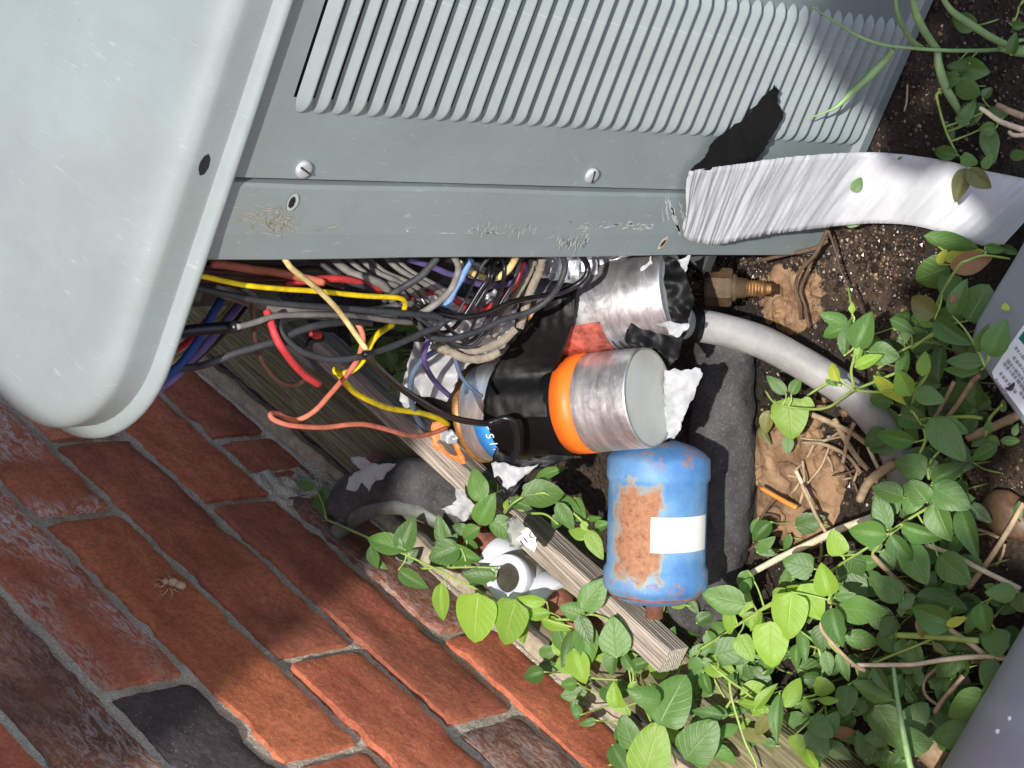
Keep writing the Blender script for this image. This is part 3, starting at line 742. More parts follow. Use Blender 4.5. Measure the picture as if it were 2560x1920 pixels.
for _ in range(8):
    x = rn.uniform(1070, 1240); it.append((x, 583, x + rn.uniform(12, 30), 583, 2))
scratches("scratch_marks", it, .7191, M_SCRATCH, cp)
it = []
for _ in range(110):
    a = rn.uniform(0, 6.28); cx, cy = rn.gauss(690, 26), rn.gauss(552, 17); L_ = rn.uniform(8, 34); it.append((cx, cy, cx + L_ * math.cos(a), cy + L_ * .7 * math.sin(a), rn.uniform(.8, 2.2)))
for _ in range(20):
    cx, cy = rn.uniform(560, 660), rn.gauss(545, 18); it.append((cx, cy, cx + rn.uniform(15, 50), cy + rn.uniform(-8, 14), rn.uniform(.6, 1.8)))
for _ in range(8):
    cx, cy = rn.uniform(740, 830), rn.gauss(572, 6); it.append((cx, cy, cx + rn.uniform(20, 60), cy - rn.uniform(2, 14), rn.uniform(.6, 1.6)))
scratches("scuff_marks", it, .7190, M_PRIMER, cp)

# ------------------------------------------------------------------ added eave, unseen above the frame, put there to shade the bricks
EX, EZ, EY = -.465, 1.2, .0
eave = empty("shade_eave", (0, .5, 2.4), "unseen roof overhang added to shade the brick wall", "roof")
EZ = 2.30; EX = .88 - (EZ - .19) / 2.2
fix(put("shade_eave_board", *box_vf(EX, 3.2, .06, WY + .2, EZ, EZ + .02), M_WLAB), eave)
fix(put("shade_eave_front", *box_vf(EX, 3.2, .04, .0595, EZ - .002, EZ + .16), M_WLAB), eave)
fix(put("shade_eave_deck", *box_vf(EX - .0, 3.2, .06, WY + .2, EZ + .1, EZ + .14), M_FOAMK), eave)

# ------------------------------------------------------------------ black tape piece on the panel, white ribbon
def px_sheet(name, pts, X, mat, label, cat, cuts=4, jit=.0006, th=.0004, fr=90, seed=0, smooth=False, group=None):
    xs_ = X if hasattr(X, '__len__') else [X] * len(pts)
    p3 = [P(a, b_, X=x) for (a, b_), x in zip(pts, xs_)]
    return tag(sheet(name, p3, mat, None, cuts, jit, th, fr, smooth, seed), label, cat, group)
px_sheet("black_tape", ZI((1727, 424), (1757, 401), (1775, 366), (1800, 341), (1823, 322), (1853, 302), (1885, 268), (1915, 236), (1939, 212), (1942, 222), (1946, 240), (1945, 253), (1951, 268), (1957, 280), (1957, 291), (1948, 312), (1927, 346), (1905, 380), (1889, 404), (1850, 412), (1780, 422), (1739, 428)),
         .7128, M_TAPEM, "torn strip of matt black tape stuck across the louvres", "tape", 5, .0008)
top = [(1722, 427), (1760, 421), (1850, 410), (1930, 397), (2000, 389), (2080, 383), (2160, 380), (2230, 383), (2300, 391), (2380, 405), (2470, 428), (2560, 446), (2640, 466)]
bot = [(1708, 575), (1722, 600), (1790, 611), (1850, 598), (1930, 583), (2000, 575), (2080, 566), (2160, 559), (2230, 559), (2300, 567), (2380, 590), (2455, 614), (2510, 612)]
dep = [.7135, .7130, .7110, .707, .703, .697, .69, .675, .66, .64, .62, .60, .58]
T = spline([P(a, b_, X=x) for (a, b_), x in zip(top, dep)], 60); B = spline([P(a, b_, X=x - .001) for (a, b_), x in zip(bot, dep)], 60)
n = len(T); m = 14; vs, fs = [], []
L = [0]
for i in range(1, n): L.append(L[-1] + (T[i] - T[i - 1]).length)
for i in range(n):
    tt = (T[min(i + 1, n - 1)] - T[max(0, i - 1)]); bb = B[i] - T[i]; nr = tt.cross(bb).normalized()
    for j in range(m + 1):
        s = j / m; p = T[i].lerp(B[i], s)
        u = L[i] + (.004 + .016 * min(1, L[i] / .12)) * s
        q = Vector((u * 420, s * 2.0, 0)); q2 = Vector((u * 150, s * 2.2, 7))
        fade = min(1, i / 12)
        h = (.0007 * noise.noise(q) + .0009 * noise.noise(q2)) * (1.25 - .5 * i / n) + .0012 * noise.noise(Vector((u * 14, s * 2, 3)))
        if i == 0: p = p + (T[0] - T[8]).normalized() * (.0012 * noise.noise(Vector((s * 30, 0, 0))) - .004 * abs(s - .5) ** 2)
        vs.append(p + nr * h)
for i in range(n - 1):
    for j in range(m): a = i * (m + 1) + j; fs.append((a, a + m + 1, a + m + 2, a + 1))
rb = put("white_ribbon", vs, fs, M_RIBBON, smooth=True); md = rb.modifiers.new("thickness", 'SOLIDIFY'); md.thickness = .0006
tag(rb, "wide wrinkled white vinyl strip peeling off the corner post across the soil", "vinyl strip")

# ------------------------------------------------------------------ capacitors
def cvec(x, y, z): return CM @ Vector((x, y, z))
def capacitor(c_near, t_near, axis_cam, r_, length, label, front):
    near = CAM + ray(*c_near) * t_near; ax = cvec(*axis_cam).normalized()          # towards the visible bottom
    far = near - ax * length
    e = empty("capacitor", far, label, "capacitor")
    Mx = frame(far, ax, (CAM - far).normalized())                                   # +X along axis, +Z towards the viewer
    L_ = length
    lathe("can", [(.004, r_ * .985), (.0052, r_), (L_ - .0012, r_), (L_ - .0003, r_ * .992), (L_, r_ * .975), (L_ - .0003, r_ * .955), (L_ - .0012, r_ * .94)], M_CAN, e, 72, True, Mx)
    lathe("can_bottom", [(L_ - .0010, r_ * .942), (L_ - .0013, r_ * .8), (L_ - .0014, r_ * .3), (L_ - .0014, .0002)], M_CANEND, e, 48, True, Mx)
    lathe("crimp_rim", [(.0, r_ * .80), (-.0012, r_ * .90), (-.0008, r_ * .985), (.0006, r_ * 1.03), (.0026, r_ * 1.035), (.0044, r_ * 1.0)], M_RIMBRN, e, 64, True, Mx)
    lathe("terminal_deck", [(.0002, r_ * .82), (.0006, .0002)], M_INK, e, 40, True, Mx)
    return e, Mx, L_
c1, X1, L1 = capacitor((1624, 993), 1.335, (.836, -.084, -.54), .0320, .1290, "front silver capacitor with orange band, its grey bottom facing out", True)
rr = .0320
lathe("orange_band", [(L1 * .575, rr + .0003), (L1 * .575, rr + .00045), (L1 * .695, rr + .00045), (L1 * .695, rr + .0003)], M_ORANGE, c1, 72, True, X1, bumpf=lambda s, a: .0003 * noise.noise(Vector((s * 200, a * 4, 0))))
lab = lathe("blue_label", [(L1 * .118, rr + .0003), (L1 * .118, rr + .0005), (L1 * .24, rr + .0005), (L1 * .24, rr + .0003)], M_BLUELAB, c1, 40, True, X1, R(98), R(165))
# find on-axis angle: +Z of X1 faces the viewer; angles measured from +Y
def wraptext(txt, Mx, s0, a_start, a_step, r_, size, mat, par, flip=1):
    for i, ch in enumerate(txt):
        if ch == ' ': continue
        cu = bpy.data.curves.new("t", 'FONT'); cu.body = ch; cu.size = size; cu.align_x = 'CENTER'; cu.align_y = 'CENTER'; cu.extrude = .00004; cu.resolution_u = 3
        to = bpy.data.objects.new("t", cu); COL.objects.link(to); bpy.context.view_layer.update()
        me = bpy.data.meshes.new_from_object(to.evaluated_get(bpy.context.evaluated_depsgraph_get())); bpy.data.objects.remove(to)
        a = a_start + a_step * i
        up = Vector((0, math.cos(a), math.sin(a)))                         # outward
        tang = Vector((0, -math.sin(a), math.cos(a))) * (1 if a_step > 0 else -1)
        yv = up.cross(tang)
        m3 = Matrix((tang, yv, up)).transposed().to_4x4(); m3.translation = Vector((s0, 0, 0)) + up * (r_ + .0009)
        me.transform(Mx @ m3); me.materials.clear(); me.materials.append(mat)
        o = bpy.data.objects.new("letter", me); COL.objects.link(o); fix(o, par)
wraptext("*SIPX", X1, L1 * .195, R(107), R(11.0), rr, .0085, M_WHITE, c1)
tp = empty("black_tape", X1 @ Vector((L1 * .4, 0, 0)), "glossy black tape wrapped round both capacitors with torn ends", "tape")
def crease(s, a): return .0010 + .0006 * noise.noise(Vector((s * 60, a * 2.2, 4))) + .0003 * noise.noise(Vector((s * 160, a * 5, 9)))
prof_t = [(L1 * .205 + L1 * .37 * k / 14, rr) for k in range(15)]
lathe("tape_wrap", prof_t, M_TAPE, tp, 90, True, X1, bumpf=crease)
c2, X2, L2 = capacitor((1690, 735), 1.335, (.90, -.14, -.40), .0290, .0900, "rear silver capacitor half hidden under black tape by the corner post", False)
M_RED = mat_simple("red_printed_patch", srgb(176, 92, 78), .5, .4, 130, .1, .3)
lathe("red_print", [(.012, .0293), (.022, .02935), (.034, .02935), (.047, .0293)], M_RED, c2, 20, True, X2, R(108), R(172))
for i in range(5):
    lathe("print_line", [(.049 + i * .0042, .02935), (.0502 + i * .0042, .02935)], M_INK, c2, 10, True, X2, R(140 + i * 3), R(170))
# bridging strip between the two
br = ZI((1440, 718), (1446, 735), (1436, 790), (1424, 840), (1413, 880), (1396, 915), (1384, 950), (1376, 1000), (1330, 1030), (1260, 1020), (1216, 992), (1228, 945), (1251, 897), (1285, 858), (1311, 821), (1330, 790), (1345, 770), (1362, 745), (1385, 722), (1410, 712))
px_d = []
for a, b_ in br:
    t = 1.345 + (.0 if b_ < 860 else .0); px_d.append(t)
def t_sheet(name, pts, ts, mat, label, cat, cuts=4, jit=.002, th=.0005, fr=50, seed=0, smooth=True, parent=None):
    ts = ts if hasattr(ts, '__len__') else [ts] * len(pts)
    p3 = [CAM + ray(a, b_) * t for (a, b_), t in zip(pts, ts)]
    o = sheet(name, p3, mat, parent, cuts, jit, th, fr, smooth, seed)
    return o if parent else tag(o, label, cat)
le = [(1404, 706), (1372, 742), (1345, 772), (1311, 821), (1251, 897), (1226, 945), (1211, 995), (1209, 1050)]
ri = [(1444, 712), (1440, 752), (1434, 792), (1422, 838), (1404, 892), (1385, 932), (1374, 985), (1372, 1045)]
tl = [1.328, 1.328, 1.332, 1.338, 1.352, 1.355, 1.3525, 1.3545]; tr_ = [1.324, 1.322, 1.322, 1.328, 1.338, 1.345, 1.3395, 1.3375]
SL = spline([CAM + ray(a, b_) * t for (a, b_), t in zip(le, tl)], 8); SR = spline([CAM + ray(a, b_) * t for (a, b_), t in zip(ri, tr_)], 8)
vs, fs = [], []
for i, (p, q) in enumerate(zip(SL, SR)):
    for j in range(17):
        k = j / 16; c = p.lerp(q, k); e_ = 1 if 0 < j < 16 else 0
        c = c + (CAM - c).normalized() * (.0012 * math.sin(k * math.pi) + e_ * (.0010 * noise.noise(Vector((k * 9 - i * .12, i * .08, 3))) + .0006 * noise.noise(Vector((k * 22 + i * .3, i * .2, 8))))) + (p - q).normalized() * (0 if e_ else .0008 * noise.noise(Vector((i * .6, j, 1))))
        vs.append(c)
for i in range(len(SL) - 1):
    for j in range(16): a = i * 17 + j; fs.append((a, a + 1, a + 18, a + 17))
tb = put("tape_bridge", vs, fs, M_TAPE, tp, True); md = tb.modifiers.new("thickness", 'SOLIDIFY'); md.thickness = .0005
t_sheet("tape_tail", ZI((1238, 1120), (1300, 1150), (1380, 1135), (1440, 1128), (1430, 1150), (1370, 1165), (1318, 1180), (1285, 1240), (1262, 1238), (1240, 1190), (1228, 1160)), 1.362, M_TAPE, "", "", 4, .004, .0005, 45, 8, True, tp)
wt = t_sheet("white_tape", ZI((1228, 1160), (1262, 1158), (1296, 1166), (1345, 1162), (1320, 1180), (1296, 1200), (1268, 1228), (1258, 1205), (1246, 1190), (1234, 1196)), 1.352, M_BAG, "torn white tape end hanging under the front capacitor", "tape", 4, .003, .0005, 60, 5, False)
px = t_sheet("white_tape", ZI((1660, 925), (1752, 920), (1757, 930), (1748, 950), (1735, 985), (1722, 1010), (1712, 1040), (1700, 1075), (1685, 1095), (1660, 1100)), 1.352, M_BAG, "white torn tape sheet sticking out behind the front capacitor", "tape", 4, .0022, .0006, 60, 15, False)
# black wad at the end of the rear capacitor
wad = ZI((1632, 640), (1662, 634), (1690, 640), (1706, 665), (1716, 700), (1737, 742), (1733, 765), (1720, 790), (1716, 830), (1705, 860), (1690, 900), (1678, 915), (1665, 890), (1640, 872), (1600, 862), (1572, 856), (1563, 848), (1570, 830), (1578, 800), (1580, 770), (1576, 735), (1582, 712), (1600, 705), (1615, 720), (1622, 745), (1626, 720), (1630, 690))
t_sheet("black_tape", wad, 1.322, M_TAPE, "crumpled wad of black tape over the end of the rear capacitor", "tape", 5, .0075, .0006, 45, 31, False)
t_sheet("white_tape", ZI((1640, 806), (1680, 805), (1722, 808), (1718, 822), (1700, 838), (1690, 845), (1672, 836), (1665, 818)), 1.309, M_BAG, "small white scrap caught on the black tape wad", "tape", 3, .002, .0005, 80, 12, False)
t_sheet("white_tape", ZI((1600, 672), (1632, 640), (1631, 690), (1624, 740), (1616, 752), (1612, 720), (1598, 710)), 1.318, M_BAG, "narrow white tape edge above the rear capacitor", "tape", 3, .002, .0005, 80, 22, False)
t_sheet("white_tape", ZI((1695, 650), (1726, 636), (1722, 655), (1712, 682), (1705, 670)), 1.318, M_BAG, "pointed white tape tip under the corner post", "tape", 2, .002, .0005, 80, 27, False)
# white striped paper wrap above the rear capacitor
t_sheet("foil_wrap", ZI((1352, 640), (1560, 634), (1600, 640), (1550, 655), (1500, 668), (1480, 678), (1440, 695), (1380, 700), (1354, 696)), 1.34, M_FOIL, "crinkled silver foil tape with grey stripes under the corner post", "foil tape", 4, .003, .0006, 70, 41, False)
for i, (a, b_) in enumerate(((1368, 1380), (1402, 1410), (1432, 1442), (1478, 1488))):
    t_sheet("foil_tape_stripe", ZI((a, 632), (b_, 632), (b_ + 6, 668), (b_ + 6, 698), (a + 6, 698), (a + 5, 668)), 1.334, M_SPLICE, "thin grey strip %s on the foil tape" % ("nearest the tan straps", "beside the leftmost black wire", "between the two black wires", "right of both black wires")[i], "tape", 2, .001, .0005, 70, 50 + i, False)

# ------------------------------------------------------------------ filter drier
def on_line(c, t, px_dir):   # horizontal heading whose image runs along px_dir
    p = CAM + ray(*c) * t; q = P(c[0] + px_dir[0], c[1] + px_dir[1], Z=p.z); return p, (q - p).normalized()
cen, ax = on_line((1643, 1298), 1.395, (-3, 100))
dr = empty("filter_drier", cen, "small blue cylinder tank with rusty patch and blank white label", "filter drier")
XD = frame(cen, ax, (CAM - cen).normalized()); RD = .0338; h = .0500
lathe("tank_shell", [(-.0525, .007), (-.0520, .012), (-.0480, .024), (-.0440, .0305), (-.0405, RD), (-.0300, RD * 1.01), (-.0275, RD * 1.005), (-.0255, RD * .965), (.0290, RD * .965), (.0310, RD * .985), (.0330, RD * 1.02), (.0430, RD * 1.03), (.0450, RD), (.0475, .0315), (.0492, .0300), (.0500, .0295), (.0540, .022), (.0560, .0125), (.0562, .0085)],
      M_DRIER, dr, 72, True, XD, bumpf=lambda s, a: .0003 * noise.noise(Vector((s * 90, a * 3, 2))))
lathe("weld_bead", [(.0485, .0304), (.0492, .0310), (.0499, .0304)], M_RUSTPIPE, dr, 60, True, XD)
lathe("label", [(-.0060, RD * .965 + .0004), (.0170, RD * .965 + .0004)], M_WLAB, dr, 30, True, XD, R(18), R(97))
lathe("stub_tube", [(.0555, .0075), (.0565, .0060), (.066, .0058), (.066, .0045)], M_RUSTPIPE, dr, 24, True, XD)

# ------------------------------------------------------------------ foam, pipes, tee, valve
def zt(pts, z): # points on a horizontal level (or levels)
    z = z if hasattr(z, '__len__') else list(np.interp(np.linspace(0, 1, len(pts)), [0, 1], [z, z]))
    return [P(a, b_, Z=q) for (a, b_), q in zip(pts, z)]
fm = tag(tube("foam_insulation", zt(ZI((1800, 800), (1812, 900), (1808, 1000), (1806, 1120), (1800, 1250), (1788, 1380), (1765, 1470), (1725, 1545)), [.012, .012, .012, .012, .012, .012, .012, .012]), [.020, .0205, .022, .023, .023, .022, .021, .018], M_FOAM, None, 26, 10, .16),
         "long dark grey foam pipe insulation curving behind the blue tank", "pipe insulation")
tag(tube("foam_insulation", zt(ZI((1800, 1520), (1790, 1560), (1775, 1600)), [.02, .018, .016]), [.011, .012, .008], M_FOAM, None, 20, 8, .2), "short curled offcut of dark foam at the end of the long one", "pipe insulation")
tag(tube("foam_insulation", zt(ZI((850, 1285), (890, 1240), (950, 1215), (1030, 1205), (1110, 1232), (1180, 1290)), [.055, .05, .05, .05, .045, .04]), [.015, .018, .019, .019, .018, .016], M_FOAM, None, 26, 10, .14), "bent black foam pipe sleeve with white tape scraps beside the bricks", "pipe insulation")
tag(tube("copper_pipe", zt(ZI((845, 1330), (890, 1292), (940, 1270), (1000, 1266), (1060, 1282), (1110, 1310), (1150, 1345)), [.05, .055, .058, .058, .055, .05, .045]), .0068, M_COPPER, None, 16, 10, .03), "arched tarnished copper pipe under the black foam sleeve", "pipe")
t_sheet("white_tape", ZD((750, 385), (860, 395), (900, 440), (980, 440), (1090, 440), (1020, 500), (980, 545), (930, 560), (890, 630), (850, 570), (800, 625), (735, 610), (760, 530), (830, 480), (780, 430)), 1.615, M_BAG, "ragged greyish white tape scrap on top of the black foam sleeve", "tape", 3, .002, .0005, 80, 61, False)
t_sheet("white_tape", ZD((1490, 600), (1560, 650), (1640, 740), (1600, 790), (1550, 840), (1470, 800), (1390, 750), (1470, 730), (1500, 680)), 1.565, M_BAG, "flaking white tape patch at the lower end of the black foam sleeve", "tape", 3, .002, .0005, 80, 71, False)
conduit = zt(Z6((330, 590), (450, 610), (660, 650), (950, 738), (1225, 878), (1465, 1018), (1675, 1165), (1850, 1345), (1975, 1520), (2050, 1680), (2090, 1850)), [.105, .095, .082, .066, .052, .042, .034, .026, .02, .015, .010])
cdt = tag(tube("flexible_conduit", conduit, .0108, M_CONDUIT, None, 28, 10, .02), "thick grey flexible conduit curving from the tape wad into the vines", "conduit")
cf = tube("tape_cuff", zt(Z6((360, 598), (400, 603), (470, 612)), [.103, .099, .094]), .0116, M_TAPEM, None, 28, 6, .04); fix(cf, cdt) if False else cf
cf.parent = cdt
# brass valve
vc = P(1808, 718, Z=.055); bs = .82; e = empty("brass_valve", vc, "brass service valve with threaded tip poking out over the wet soil", "valve")
q = P(1908, 722, Z=.040); axv = (q - vc).normalized(); XV = frame(vc, axv) @ Matrix.Diagonal((1, .84, .84, 1))
lathe("hex_nut", [(-.012, .0001), (-.012, .0145), (-.010, .0155), (.004, .0155), (.006, .0145), (.006, .0001)], M_MUDBRASS, e, 6, False, XV)
lathe("collar", [(.0055, .011), (.008, .0112), (.0095, .0085), (.0155, .0078), (.0155, .0060)], M_MUDBRASS, e, 24, True, XV)
th = [(.015, .0062)] + sum([[(.0158 + i * .0021, .0062), (.0166 + i * .0021, .0073), (.0172 + i * .0021, .0062)] for i in range(6)], []) + [(.0290, .0045), (.0320, .0042), (.0322, .0001)]
lathe("threaded_tip", th, M_BRASS, e, 28, False, XV)
# pvc tee on rusty pipe
tc = P(1312, 1446, Z=.035); e = empty("pipe_tee", tc, "white plastic pipe tee with an open round mouth near the wall", "pipe fitting")
a_, b2 = P(1235, 1383, Z=.035), P(1385, 1500, Z=.035); d = (b2 - a_).normalized(); XT = frame(tc, d)
lathe("tee_run", [(-.034, .0125), (-.034, .0165), (-.033, .0172), (-.017, .0172), (-.0155, .0150), (.0155, .0150), (.017, .0172), (.033, .0172), (.034, .0165), (.034, .0125)], M_PVC, e, 44, True, XT)
bd = cvec(-.49, -.10, -.87).normalized(); XB = frame(tc, bd)
lathe("tee_branch", [(.002, .0150), (.014, .0150), (.0155, .0172), (.028, .0174), (.0292, .0166), (.0294, .0125), (.0287, .0110), (.010, .0106)], M_PVC, e, 44, True, XB)
lathe("tee_bore", [(.0240, .0108), (.0242, .0001)], mat_simple("dark_bore_fill", srgb(56, 52, 42), .9, .3, 90, .6), e, 30, True, XB)  # dark brown disc closing the bore
tag(tube("rusty_pipe", [tc - d * .175 + Vector((0, 0, .004)), tc - d * .09, tc - d * .030], .0125, M_RUSTPIPE, None, 24, 6, .05), "rusty pipe entering the upper end of the white tee", "pipe")
tag(tube("rusty_pipe", [tc + d * .030, tc + d * .055, tc + d * .08 - Vector((0, 0, .003))], .0125, M_RUSTPIPE, None, 24, 6, .05), "rusty pipe stub leaving the lower end of the white tee", "pipe")
# grey tag sleeve with a printed label by the stake
s_ = t_sheet("printed_sleeve", [(1240 + a * .07835, 1270 + b_ * .07835) for a, b_ in ((330, 420), (420, 280), (680, 290), (1010, 620), (1290, 900), (1230, 1430), (870, 1230), (640, 1290), (420, 1120))], 1.505, M_COPPER, "grey sleeve end with a white printed tag under the wooden stake", "sleeve", 3, .001, .004, 60, 80, False)
s2 = t_sheet("tag", [(1240 + a * .07835, 1270 + b_ * .07835) for a, b_ in ((1010, 625), (1180, 780), (1290, 950), (1250, 1260), (1225, 1435), (900, 1190), (600, 975), (760, 900), (820, 820), (770, 745))], 1.500, M_WLAB, "", "", 2, .0002, .0004, 60, 81, False, s_)
def flat_text(txt, p0, p1, size, mat, par, name="lettering", lift=.0006):
    cu = bpy.data.curves.new("t", 'FONT'); cu.body = txt; cu.size = size; cu.extrude = .00003; cu.resolution_u = 3; cu.align_y = 'CENTER'
    to = bpy.data.objects.new("t", cu); COL.objects.link(to); bpy.context.view_layer.update()
    me = bpy.data.meshes.new_from_object(to.evaluated_get(bpy.context.evaluated_depsgraph_get())); bpy.data.objects.remove(to)
    xv = (p1 - p0).normalized(); zv = (CAM - p0).normalized(); yv = zv.cross(xv).normalized(); zv = xv.cross(yv)
    m3 = Matrix((xv, yv, zv)).transposed().to_4x4(); m3.translation = p0 + zv * lift; me.transform(m3); me.materials.clear(); me.materials.append(mat)
    o = bpy.data.objects.new(name, me); COL.objects.link(o); fix(o, par); return o
t0 = 1.4985
flat_text("11 C", CAM + ray(1300, 1362) * t0, CAM + ray(1326, 1342) * t0, .0066, M_INK, s2)

# wooden stake: box with worn edges, real grain by material
zs = .056; A_ = P(1672, 1629, Z=zs); Bq = P(1000, 1028, Z=zs); dr_ = (Bq - A_).normalized(); Lk = (P(780, 838, Z=zs) - A_).length
yv = Vector((0, 0, 1)).cross(dr_).normalized()
if yv.y < 0: yv = -yv
vs, fs = [], []; nL = 90
sec = [(0, -.0225), (0, -.012), (0, -.0015), (.0012, 0), (.010, .0003), (.0178, 0), (.019, -.0015), (.019, -.0225)]
for i in range(nL + 1):
    p = A_ + dr_ * Lk * i / nL
    for j, (a, b_) in enumerate(sec):
        q = noise.noise(Vector((i * .35, j * 3, 1))) * .0005; e0 = .0012 * noise.noise(Vector((j * 2.3, 5, 5))) if i == 0 else 0
        vs.append(p + yv * (a + q) + Vector((0, 0, b_ + q)) + dr_ * e0)
n1 = len(sec)
for i in range(nL):
    for j in range(n1): a = i * n1 + j; b_ = i * n1 + (j + 1) % n1; fs.append((a, b_, b_ + n1, a + n1))
fs.append(tuple(range(n1))[::-1]); fs.append(tuple(nL * n1 + j for j in range(n1)))
st = put("wooden_stake", vs, fs, M_STAKE); st.data.materials.append(M_STAKE_END); st.data.polygons[len(fs) - 2].material_index = 1
# align the grain with the stake: bake a rotated local frame
ang = math.atan2(dr_.y, dr_.x); st.data.transform(Matrix.Rotation(-ang, 4, 'Z')); st.rotation_euler = (0, 0, ang)
tag(st, "square grey wooden stake lying beside the blue tank, cut end in front", "stake")

# ------------------------------------------------------------------ crumpled foil, film and straps in the service bay
def lumps(name, poly, t, mat, label, cat, seed, jit=.010, cuts=5, fr=55):
    return t_sheet(name, poly, t, mat, label, cat, cuts, jit, .0006, fr, seed, False)
lumps("crumpled_foil", Z5((480, 440), (620, 400), (760, 430), (900, 480), (1060, 380), (1250, 480), (1220, 640), (1160, 820), (1060, 900), (900, 900), (760, 840), (600, 860), (470, 740), (430, 620)), 1.315, M_FOIL, "crumpled bright foil tape packed behind the looped black wires", "foil", 91, .016, 6, 60)
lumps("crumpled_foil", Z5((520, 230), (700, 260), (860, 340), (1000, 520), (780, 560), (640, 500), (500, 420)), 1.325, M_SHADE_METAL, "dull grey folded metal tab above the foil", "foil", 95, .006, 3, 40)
lumps("plastic_film", Z5((430, 800), (560, 830), (720, 850), (820, 900), (900, 960), (800, 1040), (720, 1200), (690, 1265), (560, 1240), (450, 1235), (420, 1330), (370, 1330), (310, 1270), (330, 1170), (360, 1080), (400, 950)), 1.365, M_BAG, "crumpled white plastic film left of the front capacitor", "plastic film", 97, .008, 5, 35)
for i, pts in enumerate((Z5((1440, 140), (1410, 260), (1340, 420), (1300, 560), (1260, 700)), Z5((1370, 160), (1300, 320), (1200, 480), (1120, 620), (1040, 760)), Z5((480, 640), (600, 790), (760, 810), (860, 870), (980, 860), (1120, 800), (1230, 700)), Z5((560, 830), (700, 880), (850, 940), (1000, 930), (1100, 880)))):
    p3 = [CAM + ray(a, b_) * (1.295 - .002 * i) for a, b_ in pts]; sp = spline(p3, 10); vs, fs = [], []
    for k, p in enumerate(sp):
        d_ = (sp[min(k + 1, len(sp) - 1)] - sp[max(0, k - 1)]).normalized(); wv = d_.cross((CAM - p).normalized()).normalized(); wd = .0023 * (1 + .35 * noise.noise(Vector((k * .5, i, 0)))); hh = (CAM - p).normalized() * .0008 * noise.noise(Vector((k * .6, 3 + i, 0)))
        vs += [p + wv * wd + hh, p + hh * 2.2 + (CAM - p).normalized() * .0004, p - wv * wd + hh]
        if k: b0 = len(vs) - 6; fs += [(b0, b0 + 1, b0 + 4, b0 + 3), (b0 + 1, b0 + 2, b0 + 5, b0 + 4)]
    o = put("woven_strap", vs, fs, M_STRAP, smooth=True); md = o.modifiers.new("thickness", 'SOLIDIFY'); md.thickness = .001
    tag(o, ("dusty tan strap running down beside the black tape", "dusty tan strap crossing behind the two black wires", "tan strap looping under the crumpled foil", "lowest tan strap over the white film")[i], "strap")

# ------------------------------------------------------------------ wires
RW = .0015
def wire(color, pts, X, label, r=RW, group=None, extra=None):
    xs_ = X if hasattr(X, '__len__') else [X]
    xs_ = list(np.interp(np.linspace(0, 1, len(pts)), np.linspace(0, 1, len(xs_)), xs_))
    p3 = [P(a, b_, X=x) for (a, b_), x in zip(pts, xs_)]
    o = tube("wire", p3, r * .88, MW[color], None, 10, 7); tag(o, label, "wire", group); return o
wire('yellow', Z4((330, 235), (400, 265), (560, 300), (820, 355), (1100, 385), (1400, 405), (1750, 440), (1950, 450), (2060, 462), (2095, 500), (2085, 560)), [.755, .745, .738, .735, .735, .74], "long yellow wire running from the cap over the black wire bundle", .0017)
wire('tan', Z4((1120, 110), (1160, 175), (1200, 225), (1300, 305), (1420, 405), (1530, 515), (1600, 600), (1700, 740), (1790, 868)), [.723, .722, .728, .73, .725], "cream wire crossing diagonally over the black bundle", .0018)
blk = Z5((40, 900), (70, 930), (150, 1020), (350, 1190), (600, 1345), (750, 1410), (900, 1440), (1000, 1448), (1080, 1425), (1140, 1408), (1195, 1425), (1228, 1480), (1240, 1560), (1240, 1660), (1205, 1735))
wire('jet', blk, [.722, .735, .742, .748, .748, .742, .736, .734, .736], "thick black wire crossing the front capacitor and bent down over its tape", .0024)
loop = Z5((-1450, -590)) [:0] + Z4((250, 330), (400, 368), (680, 430), (1000, 490), (1300, 520), (1600, 540), (1900, 565)) + Z5((400, 585), (520, 595), (610, 606), (652, 640), (610, 690), (500, 730), (350, 800), (200, 860), (50, 905)) + Z4((1750, 920), (1600, 945), (1440, 935), (1280, 880), (1170, 800), (1110, 720), (1120, 660), (1180, 620), (1300, 600), (1500, 605))
wire('black', loop, [.76, .745, .737, .735, .735, .735, .733, .727, .726, .728, .735, .745, .75], "long looped black wire that doubles back beside the foil", .0021)
wire('black', Z4((60, 960), (150, 1005), (300, 1015), (450, 1000), (560, 970), (750, 895), (950, 835), (1110, 788), (1250, 720), (1450, 665), (1650, 645), (1820, 655)), [.77, .755, .742, .735, .735, .745], "black wire sweeping up from under the cap corner", .0023)
wire('jet', Z4((200, 735), (300, 725), (500, 705), (700, 690), (772, 684)), [.76, .735], "thick black sleeved cable end under the cap", .0036)
wire('grey', Z4((765, 688), (900, 655), (1080, 600), (1400, 590), (1700, 600), (2000, 640), (2150, 650)), [.735, .74, .75], "dusty grey wire leaving the thick black sleeve", .0019)
wire('red', Z4((1000, 560), (1030, 640), (1055, 720), (1085, 790), (1120, 850), (1200, 960), (1300, 1065), (1410, 1140)), [.745, .733, .728, .735], "short thick red wire with a cut end below the bundle", .0024)
wire('black', Z4((1080, 620), (1095, 720), (1150, 810), (1230, 890), (1330, 970), (1440, 1045)), [.752, .745, .745], "black cut wire lying along the short red wire", .0022)
wire('brown', Z4((885, 480), (890, 560), (900, 660), (912, 780), (950, 920), (1010, 1025), (1080, 1100), (1160, 1140), (1240, 1140), (1300, 1105)), [.75, .755, .76], "thin glossy brown wire curling down to the mossy board", .0015)
